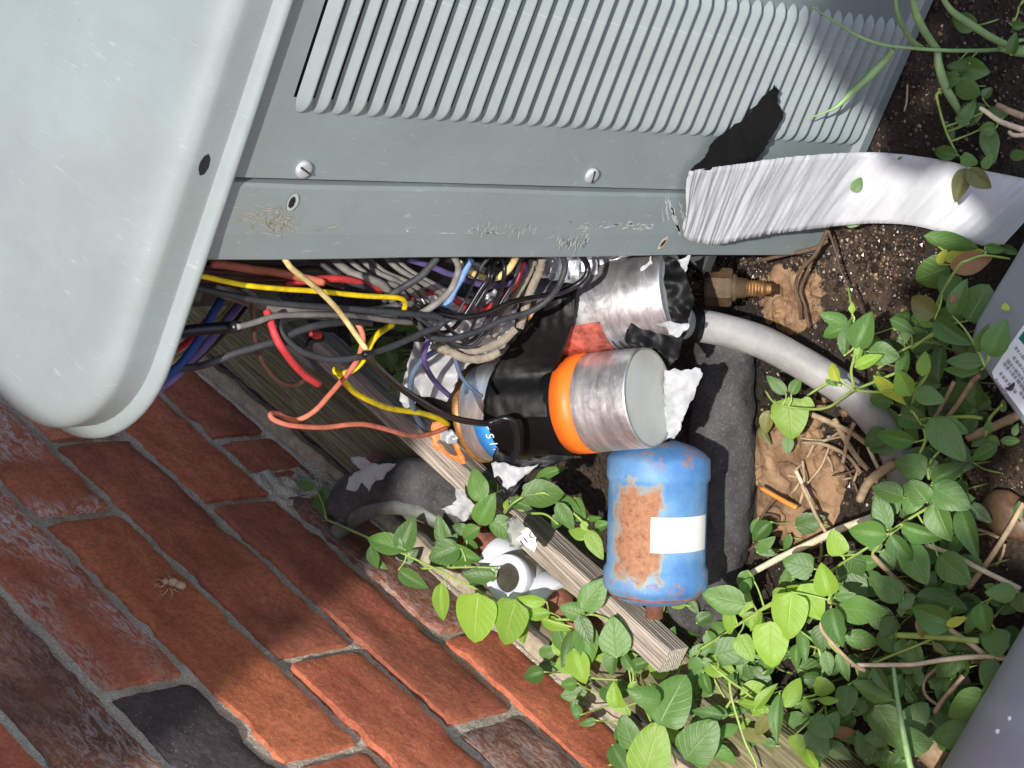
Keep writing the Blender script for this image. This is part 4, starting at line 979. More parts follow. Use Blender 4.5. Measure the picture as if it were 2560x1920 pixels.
sal = Z4((1700, 640), (1735, 690), (1760, 760), (1750, 850), (1710, 960), (1620, 1080), (1500, 1220), (1380, 1350), (1250, 1420), (1160, 1405), (1080, 1368), (1030, 1375), (1060, 1420), (1200, 1465), (1450, 1480), (1650, 1458), (1800, 1460), (2000, 1510)) + Z5((360, 1540), (460, 1545), (560, 1530), (690, 1482))
wire('salmon', sal, [.748, .742, .742, .75, .77, .78, .78, .775, .77, .77, .775, .78, .79, .80], "salmon pink wire making a wide loop to the front capacitor", .0018)
yb = Z4((1990, 670), (1940, 700), (1880, 745), (1835, 800), (1800, 870), (1760, 950), (1690, 1020), (1610, 1055), (1550, 1045), (1545, 1020), (1565, 1050), (1620, 1125), (1700, 1205), (1850, 1285), (2000, 1335)) + Z5((474, 1365), (590, 1400), (700, 1455))
wire('yellow', yb, [.755, .748, .745, .75, .76, .765, .775, .79, .80], "yellow wire kinked under the bundle and ending at the front capacitor", .0021)
wire('purple', Z5((380, 150), (550, 205), (700, 265), (850, 320), (1000, 360), (1130, 355), (1240, 310), (1295, 250), (1300, 190)), [.775, .765, .76], "dusty purple wire curving under the corner post", .0022)
wire('tan', Z5((780, 180), (850, 235), (930, 280), (1020, 302), (1100, 290), (1170, 235), (1215, 170), (1235, 110)), [.765, .755, .745], "cream wire hanging in a short arc under the corner post", .0024)
wire('lblue', Z5((880, 150), (850, 200), (800, 300), (745, 395), (705, 480), (650, 560)), [.758, .755], "light blue wire crossing in front of the grey tab", .0024)
wire('red', Z5((380, 470), (500, 430), (600, 402), (680, 412), (760, 480), (860, 535), (960, 545), (1080, 500), (1170, 410), (1235, 330), (1290, 170)), [.775, .765, .757, .755, .76], "red wire sagging across the foil", .0022)
wire('jet', Z5((590, 545), (640, 580), (740, 605), (850, 608), (1000, 580), (1200, 492), (1400, 450), (1560, 420), (1700, 360), (1785, 285), (1795, 200), (1740, 110)), [.755, .745, .74, .738, .73, .735], "upper of the two black wires drooping from the foil tape", .0021)
wire('black', Z5((450, 650), (500, 720), (560, 768), (650, 784), (760, 772), (950, 712), (1150, 622), (1350, 562), (1500, 455), (1580, 340), (1620, 210), (1595, 110)), [.75, .742, .738, .735, .725, .73], "lower of the two black wires drooping from the foil tape", .0021)
wire('grey', Z5((735, 120), (775, 200), (770, 270), (720, 390), (630, 480), (540, 545), (480, 580)), [.742, .735, .735, .74], "grey wire hooking down beside the light blue wire", .0023)
wire('black', Z5((610, 140), (560, 200), (480, 285), (380, 350), (290, 405), (180, 480)), [.735, .735, .745], "straight black wire slanting to the tip of the yellow wire", .0024)
wire('purple', Z5((570, 690), (540, 790), (512, 870), (510, 960), (545, 1050), (610, 1140), (700, 1225)), [.76, .765, .78], "purple wire hanging in front of the white film", .0020)
wire('slate', Z5((640, 850), (560, 900), (480, 960), (420, 1050), (398, 1150), (405, 1260), (430, 1360), (470, 1440), (520, 1510)), [.772, .78, .80], "slate blue wire hanging past the white film edge", .0021)
wire('slate', Z5((735, 880), (760, 970), (800, 1080), (880, 1170), (960, 1235)), [.765, .752], "thin slate wire lying against the front capacitor side", .0015)
wire('blue', Z4((660, 440), (620, 510), (560, 610), (500, 730), (420, 850), (330, 970), (200, 1090), (90, 1180), (0, 1250)), [.775, .76, .745], "dark blue wire slanting under the cap corner", .0028)
wire('purple', Z4((790, 500), (720, 590), (620, 710), (520, 830), (400, 950), (270, 1080), (150, 1170), (20, 1260)), [.778, .765, .75], "dark violet wire beside the dark blue one under the cap", .0028)
wire('jet', Z4((860, 500), (800, 580), (720, 680), (600, 810), (480, 920), (400, 1000)), [.78, .77], "thin black wire beside the violet one under the cap", .0014)
wire('tan', Z4((750, 490), (690, 570), (600, 660), (480, 790), (360, 900), (220, 980), (100, 1020)), [.785, .775, .77], "shaded cream wire between the blue and violet wires", .0022)
wire('red', Z4((520, 640), (440, 750), (330, 840), (200, 910), (80, 960)), [.79, .775], "shaded red wire low under the cap", .0022)
wire('salmon', Z4((560, 185), (700, 200), (880, 230), (1050, 250), (1250, 290), (1450, 335)), [.78, .765], "salmon wire in the dark gap above the long yellow wire", .0027)
wire('red', Z4((1150, 350), (1280, 330), (1420, 308), (1600, 308), (1750, 340), (1900, 400)), [.77, .765], "red wire segment above the long yellow wire", .0024)
wire('red', Z4((1360, 740), (1390, 752), (1420, 748)), [.76], "short red wire stub poking out over the leaves", .0026)
wire('jet', Z4((1440, 775), (1360, 790), (1335, 830), (1345, 900), (1390, 980)), [.765], "black wire stub bent down below the bundle", .0026)
rn = random.Random(21)
for i in range(9):
    o0 = rn.uniform(-40, 55); o1 = rn.uniform(-60, 70); mid = rn.uniform(-12, 60)
    wire(rn.choice(['grey', 'black', 'black', 'grey']), Z4((560 + rn.uniform(0, 300), 395 + o0), (1000, 510 + mid * .5 + o0 * .4), (1300, 560 + mid * .6), (1600, 585 + mid * .5 + o1 * .2), (1850, 580 + o1 * .5 + mid * .3), (2100, 570 + o1)) + Z5((420, 560 + o1 * 1.1), (520, 600 + o1 * .7)), [.765, .752 + rn.uniform(0, .01), .748 + rn.uniform(0, .012), .757, .765],
         "grey black wire among the tight bundle under the yellow wire", rn.choice([.0018, .0021, .0024]), "tight bundle of grey and black wires")
for i in range(7):
    x0 = 1380 + i * 105 + rn.uniform(-30, 30); y0 = 110
    wire(rn.choice(['grey', 'grey', 'black']), Z4((x0, y0), (x0 + 70, 190), (x0 + 170, 265), (x0 + 300, 320 + rn.uniform(-20, 20)), (x0 + 420, 380 + rn.uniform(-20, 40)), (x0 + 500, 450 + rn.uniform(0, 60))), [.79, .775, .765, .762],
         "dusty grey wire dropping from behind the corner post", rn.choice([.002, .0026, .003]), "dusty wires hanging behind the corner post")
for i in range(6):
    x0 = rn.uniform(600, 1150)
    wire(rn.choice(['brown', 'black', 'grey']), Z5((x0 - 250, 150), (x0 - 130, 190 + rn.uniform(-20, 40)), (x0, 230 + rn.uniform(-20, 90)), (x0 + 150, 200 + rn.uniform(-40, 60)), (x0 + 260, 110)), [.80, .79, .80],
         "dark wire deep behind the corner post", .0022, "dark wires deep inside the service bay")
for i in range(5):
    y0 = 195 + i * 38
    wire(rn.choice(['brown', 'jet', 'black']), Z4((380, y0), (600, y0 + 15), (850, y0 + 40 + rn.uniform(-20, 20)), (1100, y0 + 30), (1350, y0 + rn.uniform(-10, 60)), (1600, y0 + 60)), [.80, .785, .79],
         "dark wire in the shaded gap beside the cap", .0022, "dark wires in the shade beside the cap")
for i in range(7):
    x0, y0 = rn.uniform(330, 640), rn.uniform(420, 640); x1, y1 = rn.uniform(900, 1380), rn.uniform(120, 330); sg = rn.uniform(60, 330)
    wire(rn.choice(['jet', 'black', 'grey', 'black', 'jet']), Z5((x0 - 160, y0 + rn.uniform(-60, 60)), (x0, y0 + sg * .4), ((x0 + x1) / 2, max(y0, y1) + sg), (x1 - 60, y1 + sg * .75), (x1, y1), (x1 + rn.uniform(-40, 60), 110)), [.757, .748, .752, .748, .76],
         "thin dark wire looping in front of the crumpled foil", rn.choice([.0010, .0012, .0015]), "thin dark wires looping over the foil")
# orange tape tabs at the wire end of the front capacitor
t_sheet("orange_tape", ZD((1335, 150), (1400, 150), (1440, 200), (1385, 270), (1370, 300), (1440, 375), (1500, 390), (1480, 330), (1440, 290), (1500, 300), (1560, 430), (1520, 440), (1430, 390), (1350, 330), (1320, 250)), 1.452, M_ORANGE, "orange tape tabs curling off the wire end of the front capacitor", "tape", 3, .003, .0006, 50, 3, False)
t_sheet("grey_putty", ZD((1400, 230), (1450, 200), (1490, 240), (1500, 300), (1440, 300), (1380, 275)), 1.447, M_SPLICE, "grey blob stuck at the wire end of the front capacitor", "putty", 3, .004, .002, 50, 7, False)

# ------------------------------------------------------------------ boxes at the lower right and upper right
# grey metal cover with a printed label leaning in from the right
def plate(name, pts, z, mat, th, par=None, bev=0):
    p3 = [P(a, b_, Z=z) for a, b_ in pts]; vs = p3 + [p - Vector((0, 0, th)) for p in p3]; n = len(p3)
    fs = [tuple(range(n)), tuple(range(2 * n - 1, n - 1, -1))] + [(i, i + n, (i + 1) % n + n, (i + 1) % n) for i in range(n)]
    o = put(name, vs, fs, mat, par)
    bm = bmesh.new(); bm.from_mesh(o.data); bmesh.ops.recalc_face_normals(bm, faces=bm.faces[:])
    if bev: bmesh.ops.bevel(bm, geom=bm.edges[:], offset=bev, segments=3, affect='EDGES', profile=.5)
    bm.to_mesh(o.data); bm.free(); return o
cv = empty("metal_cover", P(2560, 900, Z=.0), "grey metal cover with a white printed label at the right edge", "metal cover")
plate("cover_shell", ZI((2580, 560), (2536, 640), (2490, 715), (2440, 800), (2424, 850), (2440, 895), (2500, 985), (2560, 1070), (2680, 1200), (2800, 1000), (2760, 620)), .075, M_PAINT, .06, cv, .003)
lb = plate("label", ZI((2480, 930), (2520, 868), (2570, 797), (2640, 700), (2760, 900), (2640, 1120), (2570, 1052), (2520, 985), (2484, 945)), .0756, M_WHITE, .0005, cv)
plate("label_band", ZI((2546, 846), (2572, 811), (2640, 716), (2700, 800), (2610, 920)), .0760, M_TEAL, .0003, lb)
vs, fs = [], []; rn = random.Random(9)
def bar(p, q, wd):
    d_ = (q - p).normalized(); nn = Vector((-d_.y, d_.x, 0)) * wd; b0 = len(vs); vs.extend([p + nn, p - nn, q - nn, q + nn]); fs.append((b0, b0 + 1, b0 + 2, b0 + 3))
for (sx, sy, L_) in ((2538, 868, 90), (2533, 892, 90), (2518, 900, 120), (2510, 908, 110), (2500, 932, 60), (2488, 948, 40), (2550, 980, 70), (2545, 955, 60)):
    k = 0
    while k < L_:
        w_ = rn.uniform(4, 12); dx, dy = .62, .78
        bar(P(sx + dx * k, sy + dy * k, Z=.0762), P(sx + dx * (k + w_), sy + dy * (k + w_), Z=.0762), .0011 if w_ > 5 else .0007); k += w_ + rn.uniform(2, 4)
put("label_print", vs, fs, M_GINK, lb)
vs, fs = tube_vf(spline([P(a, b_, Z=.077) for a, b_ in ((2514, 970), (2524, 972), (2533, 962), (2535, 956))], 5), [.0004, .0014, .0010, .0003], 6)
put("smudge", vs, fs, M_INK, lb, True)
# smooth blue grey casing at lower right
p0, p1 = P(2590, 1500, Z=.06), P(2300, 2010, Z=.06); 
pd = (P(2560, 1625, Z=.05) - P(2388, 1920, Z=.05)).normalized(); s0 = P(2470, 1780, Z=.05); side = Vector((pd.y, -pd.x, 0))
if (P(2560, 1900, Z=.05) - s0).dot(side) < 0: side = -side
pc = s0 + side * .058; pc.z = .055
v, f = tube_vf([pc + pd * .28, pc + pd * .1, pc - pd * .28], .060, 64)
cs = tag(put("plastic_pipe", v, f, M_BLUEGREY, smooth=True), "fat smooth blue grey plastic pipe in the bottom right corner", "pipe")
for (a, b_, r_) in ((2524, 1796, .0014), (2494, 1829, .0017)):
    # dried white droplets on its skin
    rr_ = ray(a, b_); lo, hi = 1.0, 1.5
    for _ in range(40):
        mid = (lo + hi) / 2; q = CAM + rr_ * mid - pc; q = q - pd * q.dot(pd)
        # march from the camera until just inside the skin
        if q.length > .060 and mid < 1.3: lo = mid
        else: hi = mid
    c = CAM + rr_ * hi; bm = bmesh.new(); bmesh.ops.create_icosphere(bm, subdivisions=2, radius=r_)
    me = bpy.data.meshes.new("droplet"); bm.to_mesh(me); bm.free(); o = link(me, "paint_droplet", M_WHITE); o.location = c; o.scale = (1, 1, .5); fix(o, cs) if False else None; o.parent = cs

# ------------------------------------------------------------------ insect shell on the brick
ic = P(432, 1462, Y=WY - .006); ins = empty("insect_shell", ic, "empty tan insect shell clinging to an orange brick", "insect shell")
def ell(name, c, r3, mat, par, ang=0):
    bm = bmesh.new(); bmesh.ops.create_icosphere(bm, subdivisions=3, radius=1)
    for v in bm.verts:
        k = 1 + .12 * noise.noise(v.co * 2.2); v.co = Vector((v.co.x * r3[0] * k, v.co.y * r3[1] * k, v.co.z * r3[2] * k))
        v.co.x += .0003 * math.sin(v.co.x * 2600)
    bmesh.ops.rotate(bm, verts=bm.verts[:], cent=(0, 0, 0), matrix=Matrix.Rotation(ang, 3, 'Y')); bmesh.ops.translate(bm, verts=bm.verts[:], vec=c)
    me = bpy.data.meshes.new(name); bm.to_mesh(me); bm.free(); me.polygons.foreach_set("use_smooth", [True] * len(me.polygons)); return fix(link(me, name, mat), par)
def wp(a, b_, off): return P(330 + a * .0904, 1400 + b_ * .0904, Y=WY - off)
ell("abdomen", wp(1330, 700, .006), (.0035, .0032, .0046), M_SHELL, ins, .6); ell("thorax", wp(1130, 620, .007), (.0030, .0036, .0036), M_SHELL, ins, .4); ell("head", wp(930, 600, .006), (.0024, .0026, .0026), M_SHELL, ins)
for pts in (((1060, 780), (1110, 900), (1100, 1000), (1050, 1130)), ((1150, 800), (1260, 870), (1380, 880)), ((1000, 800), (930, 900), (870, 960), (780, 930)), ((880, 700), (780, 740), (680, 680), (600, 780)), ((880, 600), (800, 560), (730, 530), (600, 600)), ((1080, 480), (1000, 430), (1080, 370), (1210, 350))):
    tube("leg", [wp(a, b_, .006 - .0045 * i / (len(pts) - 1)) for i, (a, b_) in enumerate(pts)], [.0006, .0005, .0003], M_SHELL, ins, 6, 4)

# ------------------------------------------------------------------ leaves and vines
def leaf_mesh(name, mat, wprof, fold, curl, nu=12, nv=6, seed=0):
    vs, fs, uv = [], [], []
    for i in range(nu + 1):
        u = i / nu; wd = wprof(u) * (1 + .09 * noise.noise(Vector((u * 3.5, seed * 1.7, 0))))
        for j in range(nv + 1):
            s = 2 * j / nv - 1; y = wd * s * .5
            z = fold * abs(s) ** 1.3 * wd - curl * (u - .35) ** 2 + .025 * noise.noise(Vector((u * 3 + seed, s * 2, seed))) - .10 * wd * s * s
            vs.append((u, y, z)); uv.append((u, s))
    n1 = nv + 1
    for i in range(nu):
        for j in range(nv): a = i * n1 + j; fs.append((a, a + n1, a + n1 + 1, a + 1))
    me = mesh(name, vs, fs, None, True, uv); me.materials.append(mat); return me
ov = lambda u: (math.sin(math.pi * min(1, u ** .72)) ** .78) * .98 + .02 * (1 - u)
rd = lambda u: (math.sin(math.pi * min(1, u ** .62)) ** .58)
nrw = lambda u: math.sin(math.pi * min(1, u ** .8)) ** .95
LM = {}
for k, mt in ML.items():
    LM[k] = [leaf_mesh("leaf", mt, (ov, ov, rd, nrw, ov, ov)[q], (.10, .24, .08, .2, .34, .02)[q], (.12, .35, .15, .3, .55, -.25)[q], 12, 6, q * 3 + 1) for q in range(6)]
lrnd = random.Random(77)
def leaf(par, cx, cy, L_, W_, ang, z, kind='g', shape=None, tiltn=None):
    """one leaf: centre, length, width in photograph pixels, heading of its tip, height above the soil"""
    a = R(ang); t_ = 1.35
    bpx = (cx - L_ / 2 * math.cos(a), cy - L_ / 2 * math.sin(a)); b = P(*bpx, Z=z); t_ = depth(b); sc = t_ / F
    vdir = (CAM - b).normalized()
    n = (Vector((0, 0, 1)) * .5 + vdir * .75 + Vector((lrnd.uniform(-.28, .28), lrnd.uniform(-.28, .28), 0))).normalized() if tiltn is None else tiltn
    d = cvec(math.cos(a), math.sin(a), 0); d = d - vdir * (d.dot(n) / vdir.dot(n))
    x = d.normalized(); y = n.cross(x).normalized(); k = d.length
    if shape is None: shape = 2 if W_ > L_ * .85 else (3 if W_ < L_ * .45 else lrnd.choice([0, 1, 0, 1, 4, 5]))
    elif shape == 0: shape = lrnd.choice([0, 0, 1, 4, 5])
    o = link(LM[kind][shape], "leaf")
    m3 = Matrix((x * L_ * sc * k, y * W_ * sc, n * L_ * sc)).transposed().to_4x4(); m3.translation = b
    o.matrix_world = m3
    if par: o.parent = par; o.matrix_parent_inverse = Matrix.Translation(-par.location)
    return b
def vine(name, label, cat, stems, leaves, conv, s, zst=.03, stemmat=None, r=.0010, zl=None, smooth=5):
    """stems: list of polylines (zoom px); leaves: (cx,cy,len,wid,ang,z,kind[,shape])"""
    st3 = []
    for sp in stems:
        pts, zz_ = sp if isinstance(sp, tuple) else (sp, zst)
        p = conv(*pts); zs_ = zz_ if hasattr(zz_, '__len__') else [zz_] * len(p)
        zs_ = np.interp(np.linspace(0, 1, len(p)), np.linspace(0, 1, len(zs_)), zs_)
        st3.append(spline([P(a, b_, Z=float(q)) for (a, b_), q in zip(p, zs_)], smooth))
    root = st3[0][0] if st3 else P(*conv((leaves[0][0], leaves[0][1]))[0], Z=.0)
    e = empty(name, root, label, cat)
    V, Fc = [], []
    for sp in st3:
        v, f = tube_vf(sp, [r, r * .9, r * .7], 7, base=len(V)); V += v; Fc += f
    allp = [p for sp in st3 for p in sp]
    for lf in leaves:
        cx, cy, L_, W_, ang, z, kind = lf[:7]; shp = lf[7] if len(lf) > 7 else None
        c = conv((cx, cy))[0]; b = leaf(e, c[0], c[1], L_ * s, W_ * s, ang, z, kind, shp)
        if allp:
            q = min(allp, key=lambda p: (p - b).length)
            if .0015 < (q - b).length < .03:
                mid = (b + q) * .5 + Vector((0, 0, -.002)); v, f = tube_vf(spline([q, mid, b], 3), [r * .75, r * .5], 6, base=len(V)); V += v; Fc += f
    if V: fix(put("stem", V, Fc, stemmat or M_STEM, smooth=True), e)
    return e

vine("vine", "vine by the bricks with two big bright leaves and a long straight stem", "vine",
     [(((600, 830), (700, 870), (870, 945), (1080, 1040), (1200, 1095), (1400, 1190), (1600, 1290), (1780, 1385), (1960, 1460), (2120, 1520), (2300, 1570)), [.05, .075, .085, .085, .08, .07, .06]), (((1240, 1165), (1400, 1160), (1600, 1155), (1780, 1160)), [.07, .07])],
     [(1640, 585, 240, 165, -105, .075, 'g', 0), (1700, 755, 240, 165, -62, .08, 'g', 0), (1825, 890, 230, 165, 35, .075, 'g', 0), (1155, 930, 270, 165, -70, .09, 'g', 1), (1000, 990, 280, 160, 197, .09, 'g', 0), (925, 1090, 180, 90, 75, .08, 'g', 3), (980, 1140, 110, 50, 40, .07, 'g', 3),
      (1395, 910, 240, 130, 255, .07, 'g', 0), (1410, 1060, 240, 190, 160, .072, 'g', 1), (1540, 1080, 240, 150, 10, .075, 'g', 0), (1470, 970, 120, 70, -60, .07, 'g'), (1590, 920, 150, 115, 150, .078, 'g', 0), (1520, 890, 120, 90, 200, .06, 'd'), (1600, 1000, 110, 70, 20, .06, 'd'),
      (1195, 1240, 240, 120, 32, .09, 'g', 1), (1395, 1400, 270, 125, 88, .09, 'b', 1), (1625, 1510, 350, 330, 95, .10, 'b', 2), (1860, 1540, 330, 270, 105, .09, 'b', 2), (1650, 1215, 240, 130, 185, .065, 'g', 0), (1640, 1245, 150, 90, 160, .06, 'g'), (2010, 1385, 220, 90, 185, .075, 'b', 3),
      (575, 700, 200, 170, -80, .045, 'd', 2), (450, 590, 140, 75, 190, .05, 'd', 0), (520, 885, 100, 90, 120, .05, 'd'), (1370, 830, 120, 90, 200, .04, 'd'), (1480, 860, 110, 70, 30, .045, 'd')],
     ZD, .36166)
vine("vine", "vine sprig between the black tape tail and the blue tank", "vine",
     [(((1790, 840), (1840, 770), (1880, 720), (1980, 660), (2100, 640)), [.05, .08, .08]), (((1880, 730), (1990, 780), (2110, 790), (2200, 860)), .06)],
     [(1740, 620, 150, 110, 100, .05, 'd'), (2100, 650, 300, 215, -5, .085, 'g', 0), (1940, 720, 150, 90, 20, .07, 'g'), (2150, 500, 230, 75, -20, .07, 'g', 3), (1990, 600, 90, 60, -40, .07, 'g'), (1880, 790, 110, 80, 80, .05, 'd'), (1840, 720, 70, 40, -80, .07, 'b'), (2250, 810, 230, 120, 60, .07, 'g', 0)],
     ZD, .36166)
vine("vine", "small sprig in the dark gap left of the blue tank", "vine",
     [(((150, 560), (250, 620), (350, 700), (400, 760), (440, 800)), [.06, .06, .05])],
     [(300, 650, 200, 120, 45, .06, 'g', 1), (355, 640, 140, 75, 65, .055, 'g'), (340, 790, 120, 80, 200, .06, 'b', 0), (385, 750, 70, 50, 60, .06, 'b'), (445, 860, 200, 100, 62, .065, 'b', 0), (490, 745, 100, 70, -20, .05, 'g'), (440, 700, 80, 40, 0, .05, 'g'), (220, 720, 110, 80, 120, .04, 'd')], Z3, .42194)
vine("vine", "vine growing over the end of the wooden stake", "vine",
     [(((0, 1240), (150, 1290), (300, 1300), (400, 1270), (500, 1290), (560, 1330)), [.05, .06, .06, .06]), (((380, 1280), (420, 1380), (420, 1470)), .05), (((300, 1560), (400, 1640), (600, 1660)), .05)],
     [(438, 1150, 240, 170, -52, .075, 'g', 0), (310, 1250, 160, 120, 200, .065, 'g', 0), (385, 1365, 190, 110, 65, .07, 'd', 0), (560, 1405, 250, 200, -95, .07, 'g', 0), (395, 1440, 260, 160, 80, .06, 'g', 1), (290, 1475, 230, 110, 110, .06, 'd', 0), (350, 1580, 220, 150, 70, .065, 'b', 1), (90, 1270, 190, 80, 175, .07, 'b', 3), (210, 1330, 190, 80, 20, .06, 'b', 3), (20, 1360, 170, 110, 100, .06, 'b', 0), (560, 1300, 80, 50, -20, .06, 'g')],
     Z3, .42194)
vine("vine", "big leaved vine sprawling at the bottom middle beside the wall foot", "vine",
     [(((230, 1090), (330, 1230), (380, 1330), (480, 1400), (560, 1640)), [.05, .06, .05]), (((60, 1640), (200, 1600), (330, 1520)), .05)],
     [(520, 1160, 420, 350, -62, .085, 'g', 2), (320, 1135, 260, 175, 200, .09, 'g', 0), (110, 1130, 200, 130, -100, .07, 'b', 0), (90, 900, 190, 130, 100, .05, 'g', 0), (210, 900, 170, 90, 60, .05, 'g', 1), (300, 900, 150, 100, -20, .05, 'g'), (200, 1400, 270, 190, -110, .08, 'g', 2), (370, 1530, 430, 330, -75, .085, 'b', 2), (730, 1460, 360, 310, -50, .08, 'g', 2), (780, 1260, 240, 110, 190, .06, 'g', 3), (150, 1600, 260, 150, 60, .06, 'g', 0), (240, 1060, 90, 60, -50, .07, 'b'), (940, 1380, 160, 100, -20, .05, 'g', 0), (900, 1560, 230, 120, 30, .05, 'g', 0), (430, 1330, 120, 80, 100, .05, 'd')],
     ZP, .34354)
vine("vine", "pale fresh vine right of the stake end with thin forked stems", "vine",
     [(((720, 800), (850, 720), (1000, 620), (1120, 540), (1260, 470), (1400, 400)), [.04, .05, .05]), (((800, 900), (940, 1020), (1040, 1090), (1140, 1170), (1300, 1240)), [.05, .05]), (((940, 1030), (960, 1160), (1010, 1330), (1060, 1480), (1120, 1600), (1150, 1700)), [.05, .045]), (((960, 1160), (880, 1270), (800, 1340)), .045), (((760, 800), (770, 880), (850, 1050), (910, 1150)), .03)],
     [(895, 430, 340, 230, 195, .085, 'g', 0), (1065, 330, 130, 95, -60, .06, 'g', 0), (960, 800, 260, 210, -15, .065, 'g', 2), (940, 600, 200, 110, 90, .05, 'b', 0), (1130, 590, 170, 90, 120, .045, 'b', 0), (780, 890, 80, 70, 0, .05, 'g', 2), (690, 920, 150, 120, 100, .045, 'g'), (1200, 1140, 260, 90, -50, .06, 'b', 3), (1110, 1200, 240, 60, 10, .06, 'b', 3), (1290, 1300, 380, 110, 95, .06, 'g', 3), (830, 1250, 220, 110, 195, .05, 'g', 3), (1180, 1350, 190, 110, 120, .05, 'k', 0), (1130, 1430, 200, 110, 20, .05, 'k', 0), (1200, 1260, 130, 80, 70, .05, 'b'), (880, 950, 90, 50, 80, .04, 'b'), (1330, 420, 150, 90, 10, .05, 'b')], ZP, .34354)
vine("vine", "sprig of leaves arching over the grey conduit", "vine",
     [(((820, 900), (700, 950), (600, 990), (560, 1000), (480, 950), (460, 880)), [.05, .065, .075, .08]), (((560, 1000), (540, 900), (560, 800), (560, 700), (545, 540), (520, 380)), [.075, .09, .10, .05]), (((560, 1000), (480, 1060), (400, 1110), (280, 1120), (100, 1090), (30, 1010)), [.075, .06, .04]), (((480, 980), (400, 970), (280, 1040)), .07), (((560, 1010), (700, 1020), (790, 1010)), .07), (((700, 880), (830, 780), (1040, 680)), .05)],
     [(435, 585, 180, 95, 200, .095, 'g', 0), (430, 665, 140, 90, 160, .085, 'g', 0), (612, 655, 240, 155, -68, .115, 'g', 0), (512, 690, 230, 85, -82, .105, 'g', 3), (735, 795, 190, 150, 10, .09, 'g', 0), (645, 835, 180, 80, -25, .11, 'b', 1), (590, 780, 80, 50, -70, .115, 'b', 0), (440, 900, 120, 70, 250, .08, 'y', 0), (545, 520, 70, 40, -90, .09, 'b', 3), (420, 965, 80, 30, 30, .08, 'g', 3), (95, 975, 160, 80, 222, .05, 'g', 0), (212, 980, 120, 75, -62, .05, 'g', 0)],
     N4, .42194)
vine("vine", "trailing stem with one big curled yellow green leaf on the dry dirt", "vine",
     [(((60, 1160), (130, 1120), (250, 1110)), .035)],
     [(180, 1175, 250, 230, 85, .045, 'b', 2), (285, 1085, 90, 70, 30, .045, 'b'), (40, 1200, 150, 90, 100, .02, 'k', 1), (165, 1335, 110, 75, 90, .02, 'g'), (30, 1280, 120, 60, 60, .015, 'k')],
     N4, .42194)
vine("vine", "bushy vine between the conduit and the labelled metal cover", "vine",
     [(((900, 1100), (930, 1000), (1000, 900), (970, 860)), [.05, .08]), (((870, 1100), (800, 1040), (700, 1000)), .05), (((1040, 530), (1080, 430), (1180, 270), (1230, 240), (1330, 210), (1480, 230)), [.06, .08, .05]), (((900, 760), (1040, 660), (1100, 620)), .06), (((1330, 860), (1300, 790), (1260, 720)), .09), (((1340, 850), (1370, 780)), .09)],
     [(965, 510, 190, 150, 215, .07, 'k', 0), (1145, 665, 270, 135, 35, .085, 'g', 0), (1290, 490, 250, 250, -60, .07, 'g', 2), (1180, 460, 230, 120, -70, .085, 'g', 1), (1140, 570, 160, 120, -20, .06, 'g'), (1060, 560, 140, 60, -40, .06, 'd'), (1405, 700, 240, 170, -62, .10, 'g', 0), (1320, 700, 180, 80, -70, .095, 'g', 3), (1210, 835, 230, 105, 180, .09, 'g', 0), (1190, 890, 230, 75, 180, .085, 'g', 3), (970, 850, 150, 90, -82, .085, 'b', 0), (850, 965, 170, 125, 245, .08, 'b', 0), (1005, 1045, 190, 120, 18, .08, 'g', 0), (770, 1010, 260, 80, 42, .07, 'y', 3), (850, 850, 180, 85, -72, .055, 'g', 0), (1065, 850, 220, 95, 95, .04, 'd', 0), (850, 630, 190, 75, 30, .05, 'g', 3), (980, 600, 130, 70, 200, .05, 'b', 3), (935, 660, 100, 50, 10, .04, 'g'), (1000, 970, 140, 110, 10, .04, 'd'), (1020, 320, 220, 210, 160, .03, 'd', 2), (1120, 400, 170, 150, 100, .03, 'd', 2), (1390, 170, 120, 60, 10, .06, 'g', 0), (950, 760, 160, 90, 40, .04, 'd'), (790, 760, 120, 80, 60, .03, 'd')],
     N4, .42194)
vine("vine", "broad oblong leaves under the lower edge of the white strip", "vine",
     [(((1190, 270), (1230, 240), (1300, 200)), .05)],
     [(1140, 130, 340, 110, 12, .055, 'g', 0), (1205, 205, 240, 90, -12, .05, 'y', 0), (1080, 215, 110, 60, -60, .045, 'y'), (1400, 175, 130, 60, 10, .05, 'g'), (1480, 180, 110, 60, 20, .03, 'd')], N4, .42194)
vine("vine", "dark green vine below the conduit end in the right middle", "vine",
     [(((940, 1400), (980, 1300), (960, 1220), (900, 1130)), [.05, .06]), (((1000, 1540), (1000, 1450), (1080, 1350)), .05), (((1020, 1560), (900, 1650)), .05)],
     [(795, 1290, 250, 110, 192, .06, 'g', 0), (915, 1185, 200, 140, 15, .06, 'g', 0), (900, 1270, 120, 90, 60, .05, 'd'), (1110, 1300, 330, 190, 50, .07, 'g', 0), (1150, 1230, 180, 110, 20, .06, 'g'), (890, 1455, 210, 160, 195, .07, 'g', 2), (1110, 1505, 210, 140, -30, .065, 'g', 0), (1020, 1480, 150, 110, 60, .05, 'd'), (755, 1610, 200, 140, 200, .07, 'g', 0), (935, 1610, 170, 155, 230, .075, 'g', 2), (1130, 1640, 270, 190, 30, .07, 'g', 0), (1230, 1060, 270, 190, 10, .03, 'd', 2), (1200, 1200, 240, 120, 0, .025, 'd', 0), (1325, 1380, 190, 90, 150, .05, 'g', 0), (1390, 1310, 80, 60, 40, .05, 'g'), (1485, 1308, 120, 60, 0, .05, 'g', 0), (1355, 1220, 70, 60, -90, .06, 'g'), (1440, 1100, 80, 45, -90, .05, 'g', 0), (1515, 1240, 80, 45, -70, .05, 'g', 0)], N4, .42194)
